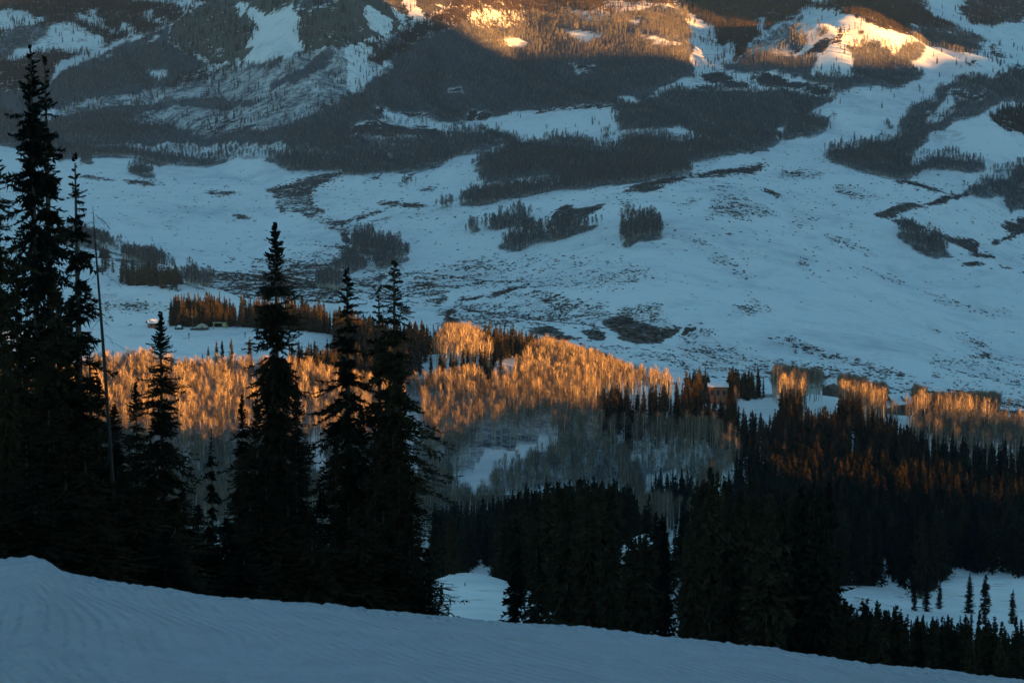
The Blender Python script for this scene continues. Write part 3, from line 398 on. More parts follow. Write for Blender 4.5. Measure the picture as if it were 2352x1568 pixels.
# ---------------------------------------------------------------- the groomed slope the camera stands on
EDGE = [(-300, 1300), (0, 1292), (60, 1287), (90, 1297), (125, 1318), (160, 1328), (200, 1337), (370, 1361), (500, 1373), (780, 1390), (1000, 1411), (1130, 1420), (1350, 1433), (1560, 1461), (1800, 1491), (2000, 1524), (2200, 1546), (2352, 1562), (2700, 1600)]
def slope_mesh():
    ys = np.concatenate([np.linspace(-30, 3, 30, endpoint=False), np.geomspace(3, 7, 20, endpoint=False), np.linspace(7, 16, 260, endpoint=False), np.linspace(16, 30, 300, endpoint=False), np.linspace(30, 46, 30)])
    aa = np.concatenate([np.linspace(-3, -0.25, 30, endpoint=False), np.linspace(-0.25, 0.25, 620), np.linspace(0.25, 3, 31)[1:]])
    y, a = np.meshgrid(ys, aa, indexing='ij')
    x = a * np.maximum(y, 6.0) * 1.0
    az = np.clip(x / np.maximum(y, 6.0), -0.33, 0.33)
    te = tval(np.interp(1176 + az * FPX, [e[0] for e in EDGE], [e[1] for e in EDGE]))
    Yc = 22.0; s_ = -te - 2 * 1.9 / Yc
    yy = np.maximum(y, 0)
    z = -1.9 - s_ * yy - 1.9 / Yc ** 2 * yy * yy
    z -= np.clip(yy - 27, 0, 99) ** 2 * 0.012
    # left bank: soft windblown lip; crumbs of snow all along the crest
    z += 0.012 * fbm(x / 0.9, y / 1.6, 71, 4) + 0.10 * fbm(x / 4.5, y / 8, 73, 3) * np.clip((yy - 4) / 8, 0, 1)
    fine = vn(x / 0.07, y / 0.12, 75) + 0.5
    z += 0.055 * np.clip(fine - 0.62, 0, 1) * np.clip((yy - 17) / 3, 0, 1)
    fine2 = vn(x / 0.16, y / 0.3, 77) + 0.5
    z += 0.08 * np.clip(fine2 - 0.72, 0, 1) * np.clip((yy - 17) / 3, 0, 1)
    bank = np.exp(-((x + 4.55) / 0.45) ** 2) * np.exp(-((y - 21.5) / 3.0) ** 2)
    z += bank * (-0.03 + 0.10 * fbm(x / 0.35, y / 0.5, 79, 3))
    me = mesh_np('slope', np.stack([x, y, z], -1).reshape(-1, 3), grid_faces(*x.shape), smooth=True)
    q = NT('groomed_snow'); tc = q.n('ShaderNodeNewGeometry')
    sep = q.n('ShaderNodeSeparateXYZ'); q.l(tc.outputs['Position'], sep.inputs[0])
    nz = q.n('ShaderNodeTexNoise', i_Scale=0.16, i_Detail=2.0); q.l(tc.outputs['Position'], nz.inputs['Vector'])
    nf = q.n('ShaderNodeTexNoise', i_Scale=9.0, i_Detail=5.0, i_Roughness=0.65); q.l(tc.outputs['Position'], nf.inputs['Vector'])
    nm = q.n('ShaderNodeTexNoise', i_Scale=0.5, i_Detail=3.0); q.l(tc.outputs['Position'], nm.inputs['Vector'])
    st = q.n('ShaderNodeMapping'); st.inputs['Scale'].default_value = (2.2, 0.7, 1); st.inputs['Rotation'].default_value = (0, 0, R(18)); q.l(tc.outputs['Position'], st.inputs[0])
    nl = q.n('ShaderNodeTexNoise', i_Scale=1.6, i_Detail=4.0); q.l(st.outputs[0], nl.inputs['Vector'])
    def mth(op, a, b=0.0, c=None):
        x_ = q.n('ShaderNodeMath', operation=op)
        for i, s2 in enumerate((a, b) if c is None else (a, b, c)):
            if isinstance(s2, (int, float)): x_.inputs[i].default_value = s2
            else: q.l(s2, x_.inputs[i])
        return x_.outputs[0]
    # tine grooves left by the grooming machine, running away from the viewer and bending
    ph = mth('ADD', mth('MULTIPLY', sep.outputs[0], 8.6), mth('MULTIPLY', sep.outputs[1], 2.5))
    ph = mth('ADD', ph, mth('MULTIPLY', nz.outputs[0], 14.0))
    ph = mth('ADD', ph, mth('MULTIPLY', nm.outputs[0], 0.9))
    wv = mth('SINE', mth('MULTIPLY', ph, 6.283))
    mk = q.n('ShaderNodeMapRange', i_1=0.38, i_2=0.62); q.l(nm.outputs[0], mk.inputs[0])
    wv = mth('MULTIPLY', wv, mth('ADD', mth('MULTIPLY', mk.outputs[0], 0.8), 0.2))
    hgt = mth('ADD', mth('MULTIPLY', wv, 0.020), mth('ADD', mth('MULTIPLY', nf.outputs[0], 0.09), mth('MULTIPLY', nl.outputs[0], 0.20)))
    bp = q.n('ShaderNodeBump', i_Strength=1.0, i_Distance=1.0); q.l(hgt, bp.inputs['Height']); q.l(bp.outputs[0], q.b.inputs['Normal'])
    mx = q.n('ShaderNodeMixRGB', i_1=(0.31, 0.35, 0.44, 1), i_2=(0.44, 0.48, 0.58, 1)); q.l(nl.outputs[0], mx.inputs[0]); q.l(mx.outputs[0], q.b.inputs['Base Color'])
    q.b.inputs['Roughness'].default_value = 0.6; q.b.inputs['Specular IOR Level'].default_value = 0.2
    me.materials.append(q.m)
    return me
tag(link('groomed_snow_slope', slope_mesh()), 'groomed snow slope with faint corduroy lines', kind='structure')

# ---------------------------------------------------------------- unseen ridge toward the sun, crest shaped to place shadow and sunlit bands
LAT = Vector((math.cos(SUN_AZ), math.sin(SUN_AZ), 0)); AWAY = Vector((math.sin(SUN_AZ), -math.cos(SUN_AZ), 0))
SB = 1500.0
HW = [(-2500, 120), (-800, 160), (0, 150), (380, 120), (540, 30), (590, -28), (630, -28), (665, -23), (690, -22), (730, -26), (790, -28), (801, -37), (834, -37), (843, -14), (851, 2), (859, -2), (868, -30), (882, -29), (900, 40), (960, 110), (1100, 200), (2300, 330), (2615, 350), (2668, 204), (2720, 200), (2780, 172), (2900, 164), (3070, 176), (3150, 330), (3300, 480), (4600, 700), (6500, 300)]
DBG = globals().get('DEBUG_H')
def ridge_h(w): return np.interp(w, [a for a, b in HW], [b for a, b in HW])
wv_ = np.concatenate([np.arange(-2500, 3400, 6.0), np.arange(3400, 6500, 80.0)]); sv_ = np.array([-900, -600, -350, -180, -80, -30, 0, 40, 120, 300, 600, 1000.0])
ww, ss = np.meshgrid(wv_, sv_, indexing='ij')
hh = ridge_h(ww); prof = 1 - np.clip(np.abs(ss) / 1000, 0, 1) ** 0.85
rz = -330 + (hh + 330) * prof + (1 - prof) * 60 * fbm(ww / 300, ss / 300, 91, 4) + 5.0 * fbm(ww / 26, ss * 0, 93, 2)
rx = LAT.x * ww + AWAY.x * (SB + ss); ry = LAT.y * ww + AWAY.y * (SB + ss)
ridge_me = mesh_np('shadow_ridge', np.stack([rx, ry, rz], -1).reshape(-1, 3), grid_faces(*ww.shape)[:, ::-1], [M_terrain], smooth=True)
tag(link('shadow_ridge', ridge_me), 'unseen mountain ridge behind the viewer, crest shaped to shade the valley', kind='structure')

# ---------------------------------------------------------------- tree builders
def tube(pts, radii, n=5):
    pts = np.asarray(pts, float); V = []
    for p, r in zip(pts, radii):
        for k in range(n):
            a = 2 * math.pi * k / n; V.append((p[0] + r * math.cos(a), p[1] + r * math.sin(a), p[2]))
    Fc = []
    for i in range(len(pts) - 1):
        for k in range(n):
            a, b = i * n + k, i * n + (k + 1) % n; c, d = b + n, a + n
            Fc += [(a, b, c), (a, c, d)]
    return np.array(V), np.array(Fc)
def spruce_crown(seed, h, rmax, nb, ns, sl=0.36, sw=0.10, r1=None, d0=4.0, bare=0.04, clump=0.45, core=True, whorls=None, droop=1.0):
    """needle sprays on drooping branches; all triangles. r1: half width reached d0 below the tip, rmax: at the base"""
    g = np.random.default_rng(seed); r1 = r1 or rmax * .6
    whorls = whorls or int(h * 2.2)
    wt = bare + (1 - bare) * (np.arange(whorls) + g.random(whorls)) / (whorls + .3)
    wl = 1 - clump + clump * 2 * g.random(whorls) ** 1.3
    wi = np.minimum((g.random(nb) ** .92 * whorls).astype(int), whorls - 1)
    t = np.clip(wt[wi] + g.normal(0, .22 / whorls, nb) * np.where((1 - wt[wi]) * h < 2.5, 3.5, 1), bare, 0.999); d = (1 - t) * h
    az = g.random(nb) * 2 * np.pi
    fav = g.random(whorls) * 6.283                                           # each whorl has its stronger side
    side = 1 + clump * .9 * np.cos(az - fav[wi])
    R0 = r1 * np.clip(d / d0, 0, 1) ** .85 + (rmax - r1) * np.clip((d - d0) / (h - d0), 0, 1) ** .9
    wl_ = 1 + (wl[wi] - 1) * np.clip(d / 3.5, .1, 1); side = 1 + (side - 1) * np.clip(d / 3.5, .1, 1)
    L = R0 * (wl_ * side * (0.45 + 0.65 * g.random(nb))) + 0.03
    up = np.where(d < d0 * .6, 0.75, np.where(d < d0 * 1.6, 0.25, -0.10)) + g.normal(0, 0.18, nb)
    s = (np.arange(ns) + g.random((nb, ns))) / ns; s = s ** 0.8
    r = L[:, None] * s; z0 = t * h
    zz = z0[:, None] + L[:, None] * (up[:, None] * s - droop * (0.75 * s ** 2 - 0.5 * s ** 3))
    ca, sa = np.cos(az)[:, None], np.sin(az)[:, None]
    px, py = r * ca, r * sa
    sgn = np.where(g.random((nb, ns)) < 0.5, -1, 1); sp = g.uniform(0.1, 1.2, (nb, ns)) * sgn
    dx, dy = np.cos(az[:, None] + sp), np.sin(az[:, None] + sp)
    ll = sl * (0.5 + 0.7 * (1 - s) ** 0.6) * (0.5 + 0.8 * g.random((nb, ns))) * np.clip(R0[:, None] / (0.5 * rmax), 0.30, 1.15)
    dz = np.where(d[:, None] < d0 * .5, .5, -.35) + g.normal(0, 0.5, (nb, ns))
    wd = sw * (0.7 + 0.7 * g.random((nb, ns))) * np.clip(R0[:, None] / (0.5 * rmax), 0.5, 1.0)
    bx, by = -sa * wd * 0.3 + ca * wd * 0.6, ca * wd * 0.3 + sa * wd * 0.6
    p0 = np.stack([px - bx, py - by, zz + 0.3 * wd], -1); p1 = np.stack([px + bx, py + by, zz - 0.5 * wd], -1)
    p2 = np.stack([px + dx * ll, py + dy * ll, zz + dz * ll], -1)
    V = np.stack([p0, p1, p2], 2).reshape(-1, 3); Fc = np.arange(len(V)).reshape(-1, 3)
    if core:
        nc = nb; tc = bare + (1 - bare) * g.random(nc); dc = (1 - tc) * h; rc = .45 * (r1 * np.clip(dc / d0, 0, 1) + (rmax - r1) * dc / h); a2 = g.random(nc) * 6.283; zc = tc * h
        e = np.stack([np.cos(a2) * rc, np.sin(a2) * rc, zc - rc * g.uniform(-.2, .9, nc)], -1); b0 = np.stack([0 * zc, 0 * zc, zc + 0.12], -1); b1 = np.stack([np.cos(a2 + 1.3) * rc * 0.5, np.sin(a2 + 1.3) * rc * 0.5, zc - 0.25], -1)
        V2 = np.stack([b0, b1, e], 1).reshape(-1, 3); Fc = np.vstack([Fc, np.arange(len(V2)).reshape(-1, 3) + len(V)]); V = np.vstack([V, V2])
    return V, Fc
def spruce_pair(name, seed, h, rmax, nb, ns, mat=None, **k):
    V, Fc = spruce_crown(seed, h, rmax, nb, ns, **k); crown = mesh_np(name + '_crown', V, Fc, [mat or M_needle])
    lean = np.random.default_rng(seed + 5).normal(0, 0.01, 2)
    tv, tf = tube([(0, 0, -1.5), (0, 0, 0), (0, 0, h * .5), (0, 0, h * 0.985)], [h * .0125 + .02, h * .012 + .02, h * .007, h * .0012], 6)
    return crown, mesh_np(name + '_trunk', tv, tf, [M_bark])
def joined(name, a, b):
    """one mesh with the two materials, for the mass planted woods"""
    va = np.empty(len(a.vertices) * 3, np.float32); a.vertices.foreach_get('co', va); vb = np.empty(len(b.vertices) * 3, np.float32); b.vertices.foreach_get('co', vb)
    fa = np.empty(len(a.loops), np.int32); a.loops.foreach_get('vertex_index', fa); fb = np.empty(len(b.loops), np.int32); b.loops.foreach_get('vertex_index', fb)
    V = np.vstack([va.reshape(-1, 3), vb.reshape(-1, 3)]); Fc = np.vstack([fa.reshape(-1, 3), fb.reshape(-1, 3) + len(a.vertices)])
    fm = np.r_[np.zeros(len(a.polygons)), np.ones(len(b.polygons))]
    return mesh_np(name, V, Fc, [a.materials[0], b.materials[0]], fm)
def aspen_pair(name, seed, nt, wtw=0.010, mat=None, lo=0.48):
    """unit-height leafless aspen: pale trunk, a brush of rising twigs"""
    g = np.random.default_rng(seed); bend = g.normal(0, 0.015, 2)
    tv, tf = tube([(0, 0, -0.05), (bend[0] * .5, bend[1] * .5, 0.4), (bend[0], bend[1], 0.75), (bend[0] * 1.5, bend[1] * 1.5, 0.97)], [0.010, 0.0085, 0.006, 0.001], 4)
    t = lo + (0.94 - lo) * g.random(nt) ** .8; az = g.random(nt) * 6.283
    ln = (0.05 + 0.24 * np.clip(1.02 - t, 0, 1) ** 0.6) * (0.6 + 0.6 * g.random(nt)); ang = g.uniform(0.10, 0.60, nt)
    bx, by = bend[0] * t * 1.3, bend[1] * t * 1.3
    off = g.random(nt) ** 1.1 * 0.10 * np.clip((1.0 - t) * 3.5, 0.15, 1); bx = bx + off * np.cos(az); by = by + off * np.sin(az)
    ex, ey, ez = bx + ln * np.sin(ang) * np.cos(az), by + ln * np.sin(ang) * np.sin(az), t + ln * np.cos(ang)
    w = wtw * (0.6 + 0.8 * g.random(nt)); pa = az + g.uniform(0, 3.14, nt)
    p0 = np.stack([bx - np.cos(pa) * w / 2, by - np.sin(pa) * w / 2, t], -1); p1 = np.stack([bx + np.cos(pa) * w / 2, by + np.sin(pa) * w / 2, t], -1); p2 = np.stack([ex, ey, ez], -1)
    V = np.stack([p0, p1, p2], 1).reshape(-1, 3)
    return mesh_np(name + '_crown', V, np.arange(len(V)).reshape(-1, 3), [mat or M_twig]), mesh_np(name + '_trunk', tv, tf, [M_aspbark])

# unit height protos (scaled on placing)
def unit(V, h): return V / h
MIDS = []
for i in range(6):
    V, Fc = spruce_crown(100 + i, 14, 1.5 + 0.3 * (i % 3), 210, 7, sl=0.62, sw=0.30, r1=[.9, .75, 1.1][i % 3], d0=[4, 3.5, 5.5][i % 3], clump=.35, whorls=30)
    c_ = mesh_np('spruce_crown_mid', V / 14, Fc, [M_needle]); tv, tf = tube([(0, 0, -.08), (0, 0, .5), (0, 0, .98)], [.013, .008, .001], 5); t_ = mesh_np('spruce_trunk_mid', tv, tf, [M_bark]); MIDS.append((c_, t_))
FARS = []
for i in range(4):
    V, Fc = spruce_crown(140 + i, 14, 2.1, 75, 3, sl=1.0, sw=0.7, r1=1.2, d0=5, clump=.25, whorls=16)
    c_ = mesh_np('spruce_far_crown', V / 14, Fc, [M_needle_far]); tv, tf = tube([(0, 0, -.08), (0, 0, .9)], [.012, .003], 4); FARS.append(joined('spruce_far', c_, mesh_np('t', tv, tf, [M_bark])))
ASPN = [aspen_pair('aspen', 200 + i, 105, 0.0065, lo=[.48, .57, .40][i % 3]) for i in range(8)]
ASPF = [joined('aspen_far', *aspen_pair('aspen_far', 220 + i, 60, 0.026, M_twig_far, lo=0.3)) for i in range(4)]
def bush_mesh(seed, n=26):
    g = np.random.default_rng(seed); az = g.random(n) * 6.283; r = g.random(n) * .6; el = g.uniform(.2, 1.4, n)
    b = np.stack([r * np.cos(az) * .5, r * np.sin(az) * .5, 0 * r - .1], -1); e = b + np.stack([np.cos(az) * np.cos(el), np.sin(az) * np.cos(el), np.sin(el) * .8], -1) * g.uniform(.5, 1, (n, 1)) * .8
    w = np.stack([-np.sin(az), np.cos(az), 0 * az], -1) * .16; e2 = e - [0, 0, .2]
    V = np.stack([b - w, e2 + w * 1.4, e], 1).reshape(-1, 3)
    return mesh_np('sagebrush_tuft', V, np.arange(len(V)).reshape(-1, 3), [M_sage])
BUSH = [bush_mesh(300 + i) for i in range(4)]

# ---------------------------------------------------------------- scatter candidates
def cand(y0, y1, sp, seed, amax=0.235):
    g = np.random.default_rng(seed); ny = int((y1 - y0) / sp); out = []
    for j in range(ny):
        y = y0 + (j + .5) * sp; n = int(2 * amax * y / sp)
        x = (np.arange(n) + .5 - n / 2) * sp; out.append(np.stack([x + g.uniform(-.5, .5, n) * sp, np.full(n, y) + g.uniform(-.5, .5, n) * sp], -1))
    p = np.vstack(out); z = ground(p[:, 0], p[:, 1]); return np.column_stack([p, z]), g
def in_frame(u, v, m=60): return (u > -m) & (u < 2352 + m) & (v > -m) & (v < 1568 + 350)
spruces, aspens, sfar, afar, bushes = [], [], [], [], []
# far woods
FC = [cand(1290, 2000, 3.8, 41), cand(2000, 3000, 4.3, 42), cand(3000, 4200, 4.6, 43), cand(4200, 6200, 8, 44)]
for p, g in FC:
    u, v = project(p[:, 0], p[:, 1], p[:, 2]); u2 = u + g.normal(0, 3, len(u)); v2 = v + 3 * fbm(p[:, 0] / 30, p[:, 1] / 30, 66, 2)
    k = in_frame(u, v); rr = g.random(len(p))
    a = look(FARM[0], u2, v2); c = look(FARM[1], u2, v2); d = look(FARM[6], u2, v2); w = look(FARM[5], u2, v2); rk = look(FARM[3], u2, v2); b = look(FARM[2], u2, v2)
    cl = fbm(p[:, 0] / 22, p[:, 1] / 22, 67, 3) + .5
    ka = k & (rr < np.where(a > .8, a * .95, a * np.clip(cl * 1.6 - .2, 0, 1))) ; kc = k & ~ka & ((rr < c * .9) | (rr < d * .10) | (rr < w * .35 * (cl > .5)) | (rr < rk * .3 * (cl > .45)))
    kb = k & ~ka & ~kc & (rr < b * .5)
    h = g.uniform(9, 14.5, len(p)) * (0.85 + .4 * cl) * np.interp(p[:, 1], [1300, 2300, 3000], [1.05, .95, .72]); hc_ = g.uniform(8, 17, len(p)) * np.interp(p[:, 1], [1300, 2300, 3000], [1, .95, .8]); hc_ = np.where((w > 0) | (d > 0), hc_ * .8, hc_)
    afar.append(np.column_stack([p[ka], h[ka]])); sfar.append(np.column_stack([p[kc], hc_[kc]])); bushes.append(np.column_stack([p[kb], g.uniform(1.0, 2.6, kb.sum())]))
# sagebrush on the open slopes
for (y0, y1, sp, sd_) in ((1290, 1900, 1.7, 51), (1900, 2900, 2.8, 52)):
    p, g = cand(y0, y1, sp, sd_); u, v = project(p[:, 0], p[:, 1], p[:, 2]); k = in_frame(u, v); s_ = look(FARM[4], u + 8 * fbm(p[:, 0] / 20, p[:, 1] / 20, 33, 2), v + 5 * fbm(p[:, 0] / 20, p[:, 1] / 20, 34, 2))
    cl = fbm(p[:, 0] / 9, p[:, 1] / 14, 68, 3) + .5
    kb = k & (g.random(len(p)) < s_ * np.clip(cl * 2.6 - .8, 0, 1) * .95); bushes.append(np.column_stack([p[kb], g.uniform(.6, 1.5, kb.sum()) * (1 + .3 * (y0 > 1500))]))
# nearer woods
p, g = cand(118, 1300, 2.7, 45); rr = g.random(len(p)); x, y, z = p.T
hA = g.uniform(12, 17.5, len(p)); hmix = np.where(y > 1180, rng.uniform(.55, 1.15, len(p)), 1.0); hC = hmix * np.interp(y, [118, 300, 500, 700, 900, 1290], [15, 17, 14, 12, 12.5, 14.5]) * g.uniform(.65, 1.22, len(p))
uA, vA = project(x, y, z + hA * .75); 
# in front of the clearing and the run only the tips may reach up to the snow
uB, _ = project(x, y, z); mounds = np.interp(uB, [990, 1000, 1140, 1150, 1405, 1406, 1410, 1412, 1414, 1416, 1880, 1900, 2352, 2500], [0, 1425, 1425, 0, 0, 0, 0, 0, 0, 0, 0, 1395, 1440, 1440])
tt = tval(mounds - rng.random(len(p)) ** 2.5 * 105 * (uB > 1850) + rng.random(len(p)) * 40); hm = tt * y - z
near_clear = (mounds > 0) & (y < np.where(uB > 1850, 370, np.where(uB > 1300, 300, 175)))
hC = np.where(near_clear, np.minimum(hC, hm), hC); okh = hC > 3.0; hC = np.maximum(hC, 3.0)
lim = np.interp(uB, [0, 980, 1110, 1200, 1290, 1430, 1460, 1480, 1600, 1640, 1700, 1800, 2352], [1100, 1165, 1150, 1125, 1095, 1100, 1140, 1080, 1090, 1060, 1090, 1110, 1130]) + 34 * np.abs(rng.normal(0, 1, len(p)))
lim = np.where((uB > 1410) & (uB < 1590) & (y < 340), lim + 90, lim)
hl = tval(lim) * y - z; hC = np.where((y < 430) & ~near_clear, np.minimum(hC * 1.15, hl), hC); okh &= hC > 3.5; hC = np.maximum(hC, 3.0)
uC, vC = project(x, y, z + hC * np.where(y < 430, .55, .8))
a = look(NEARM[0], uA, vA); c = look(NEARM[1], uC + rng.normal(0, 9, len(p)), vC + rng.normal(0, 4, len(p))); k = in_frame(uA, np.clip(vA, -10, 1600))
clear = np.zeros(len(p), bool)
for f_ in (0, .15, .3, .45, .6, .75, .85):
    for e_ in (-.05, .05):
        uu, vv = project(x + e_ * hC * (1 - f_), y, z + hC * f_); clear |= (look(CLR, uu, vv) > .5) & (vv < 1568)
clear |= ~okh
_, vtop = project(x, y, z + hC)
cl = fbm(x / 18, y / 18, 69, 3) + .5
sp_n = np.clip(.30 + .0 * y, 0, 1)
# keep the low forest below the line where its tops show, and off the run and the clearing
lim = np.where((y > 430), 0, 1060)
kc = k & (rr < c * np.where(near_clear, .6, np.where(y < 560, .30, np.where((y > 1190) & (uC < 940), 1.2, .42))) * (0.45 + cl)) & ~clear & ((vtop > lim) | (y > 800))
ka = k & ~kc & (rr < a * np.clip(.45 + .6 * cl, 0, 1) * np.where(y > 930, .95, .72)) & ~clear & (y > 700)
spr = np.column_stack([p[kc], hC[kc]]); asp = np.column_stack([p[ka], hA[ka]])
print('near spruce', len(spr), 'near aspen', len(asp), 'far', sum(map(len, afar)), sum(map(len, sfar)), sum(map(len, bushes)))

# ---------------------------------------------------------------- copies with parts, for single trees
def add_tree(name, crown, trunk, loc, sc, rz, label, cat, group, tilt=0.0):
    e = link(name, None, None, loc); e.rotation_euler = (tilt * math.cos(rz), tilt * math.sin(rz), rz); e.scale = sc
    tag(e, label, cat, group)
    link('trunk', trunk, e); link('crown', crown, e); return e
# tall spruces just below the slope: (pixel of the top, distance, variant, width factor, label)
BIG = []
for i, (hh_, rm, nb, ns, kw) in enumerate([(25, 2.6, 700, 46, dict(r1=1.55, d0=4.5, clump=.62, whorls=44)), (25, 2.6, 640, 46, dict(r1=1.5, d0=4, clump=.6, whorls=46)), (20, 3.1, 1150, 44, dict(r1=1.05, d0=3.5, clump=.45, whorls=48)),
                                         (20, 2.8, 560, 44, dict(r1=.85, d0=3, clump=.6, whorls=38)), (16, 3.0, 800, 36, dict(r1=.9, d0=3.5, clump=.5, whorls=34)), (20, 1.5, 290, 44, dict(r1=.6, d0=3, clump=.6, whorls=40))]):
    BIG.append((hh_,) + spruce_pair('spruce', 400 + i, hh_, rm, nb, ns, sl=.24, sw=.10, core=False, droop=1.35, **kw))
FG = [  # u, v of the tip, distance, variant, girth, label
 (-22, 330, 84, 1, 1.05, 'dark spruce cut by the picture edge, beside the tallest twin tips'),
 (70, 106, 95, 0, .86, 'tallest dark spruce with the highest ragged tip at the slope edge'),
 (103, 134, 97, 5, 1.0, 'slim spruce spire rising against the tallest spruce like a second tip'),
 (172, 357, 92, 5, 1.15, 'thin ragged spruce spire between the tallest spruce and the bare dead snag'),
 (632, 512, 104, 2, .92, 'broad dark spruce with a single high tip above the lift hut snowfield'),
 (797, 618, 106, 3, 1.25, 'open branched spruce with gaps, between the broad spruce and the twin tipped one'),
 (905, 600, 108, 3, 1.25, 'spruce with a dense club shaped tip, nearest to the golden aspens'),
 (870, 662, 110, 5, 1.3, 'small spruce spire pressed against the club tipped spruce'),
 (368, 718, 90, 4, .95, 'ragged spruce in front of the yurt snowfield'),
 (485, 985, 100, 5, .9, 'short thin spruce alone in the gap before the grey aspens'),
 (556, 905, 108, 2, .75, 'lower spruce leaning against the broad spruce'),
 (35, 590, 88, 1, 1.0, None), (128, 640, 90, 1, .9, None), (12, 780, 82, 2, .9, None), (205, 780, 91, 5, 1.6, None), (95, 800, 86, 2, .9, None), (262, 930, 93, 4, .9, None), (312, 880, 94, 4, .8, None), (180, 930, 87, 2, .9, None),
 (420, 1120, 92, 4, 1.0, None), (345, 1010, 88, 2, .9, None), (540, 1130, 98, 4, 1.0, None), (610, 1050, 95, 4, 1.05, None), (680, 1000, 99, 4, 1.05, None), (740, 1130, 101, 4, 1.1, None), (800, 1120, 100, 4, 1.1, None),
 (860, 1050, 103, 4, 1.05, None), (915, 990, 105, 4, .95, None), (950, 1130, 104, 4, .85, None), (480, 1210, 90, 4, 1.0, None), (640, 1200, 90, 4, 1.1, None), (770, 1230, 92, 4, 1.1, None), (900, 1230, 95, 4, .95, None), (280, 1080, 84, 4, 1., None), (60, 1000, 80, 4, 1.1, None), (150, 1060, 80, 4, 1.1, None),
 (10, 1130, 78, 4, 1.1, None), (230, 1160, 80, 4, 1.1, None), (380, 1220, 82, 4, 1.1, None), (560, 1260, 84, 4, 1.1, None),
 (-10, 640, 88, 4, 1.1, None), (60, 760, 89, 4, 1.2, None), (150, 720, 92, 4, 1.0, None), (110, 880, 84, 4, 1.2, None), (30, 900, 83, 4, 1.2, None), (225, 870, 88, 4, 1.0, None), (195, 1010, 84, 4, 1.1, None), (270, 1020, 87, 4, 1.1, None), (80, 1110, 78, 4, 1.2, None), (320, 1120, 84, 4, 1.2, None),
 (400, 1180, 86, 4, 1.2, None), (455, 1160, 94, 4, 1.0, None), (520, 1190, 90, 4, 1.1, None), (600, 1160, 90, 4, 1.2, None), (660, 1110, 94, 4, 1.2, None), (715, 1180, 90, 4, 1.2, None), (830, 1160, 92, 4, 1.2, None), (880, 1120, 96, 4, 1.2, None), (940, 1210, 94, 4, 1.0, None), (590, 930, 102, 4, 1.0, None), (680, 880, 106, 4, .9, None), (830, 940, 106, 4, .9, None), (920, 850, 109, 4, .9, None), (770, 1010, 104, 4, .9, None), (980, 1260, 92, 4, .8, None),
]
MARKS = [(-20, 'at the picture edge'), (40, 'under the tallest twin tips'), (110, 'directly below the tallest spruce'), (172, 'under the thin ragged spire'), (250, 'around the dead snag'), (330, 'between the snag and the ragged snowfield spruce'), (400, 'beside the ragged snowfield spruce'), (490, 'under the short thin spruce'), (560, 'where the lower leaning spruce stands'), (640, 'at the foot of the broad spruce'), (720, 'right behind the broad spruce'), (790, 'at the foot of the open branched spruce'), (870, 'under the club tipped spruce'), (940, 'at the open end toward the snowy run')]
for i, (u_, v_, Y_, k_, gf, lab) in enumerate(FG):
    lab = lab or ('%s dark spruce of the dense stand, %s' % ('low' if v_ > 1110 else 'taller' if v_ < 900 else 'middling', min(MARKS, key=lambda m: abs(m[0] - u_))[1]))
    tp = P(u_, v_, Y_); zb = float(ground(np.array([tp.x]), np.array([Y_]))[0]); hgt = tp.z - zb; h0, cr, tr = BIG[k_]; s_ = hgt / h0
    wsc = gf * (min(s_, 1.25) if k_ != 4 else max(.85, min(s_, 1.1)))
    e = add_tree('spruce_tree', cr, tr, (tp.x, Y_, zb), (wsc, wsc, s_), i * 1.7, lab or 'dark spruce filling the dense stand behind the groomed slope edge', 'tree', 'dark spruces along the edge of the groomed slope')
# dead snag
def snag():
    top = P(213, 474, 86); basep = P(283, 1352, 86); zb = float(ground(np.array([basep.x]), np.array([86.0]))[0])
    kink = [(basep.x, 86, min(zb, basep.z) - .5), tuple(P(262, 1150, 86)), tuple(P(236, 780, 86)), tuple(P(222, 600, 86)), tuple(top)]
    o = link('dead_snag', None, None, (basep.x, 86, zb)); tag(o, 'thin leaning dead tree trunk with bare drooping twigs among the spruces', 'tree')
    L0 = np.array(o.location); pts = np.array([np.array(q_) - L0 for q_ in kink]); tv, tf = tube(pts, [.085, .075, .055, .035, .008], 6)
    link('trunk', mesh_np('snag_trunk', tv, tf, [M_snag]), o)
    g = np.random.default_rng(9); V = []; Fc = []
    for j in range(90):
        t = g.uniform(.05, .97); f = t * 4; i0 = min(int(f), 3); c0 = pts[i0] * (1 - (f - i0)) + pts[i0 + 1] * (f - i0)
        az = g.uniform(0, 6.283); ln = g.uniform(.4, 1.9) * (1.1 - t * .75); pp_ = []
        for q_ in range(6):
            s_ = q_ / 5; pp_.append(c0 + np.array([math.cos(az) * ln * s_, math.sin(az) * ln * s_, ln * (.15 * s_ - .75 * s_ ** 2)]))
        a_, b_ = tube(pp_, np.linspace(.016, .004, 6), 3); Fc.append(b_ + sum(len(q2) for q2 in V)); V.append(a_)
        for q_ in (2, 3, 4):
            c1 = pp_[q_]; az2 = az + g.choice([-1, 1]) * .8; l2 = ln * .3; a_, b_ = tube([c1, c1 + np.array([math.cos(az2) * l2, math.sin(az2) * l2, -l2 * .5])], [.007, .003], 3); Fc.append(b_ + sum(len(q2) for q2 in V)); V.append(a_)
    link('twigs', mesh_np('snag_twigs', np.vstack(V), np.vstack(Fc), [M_snag]), o)
snag()

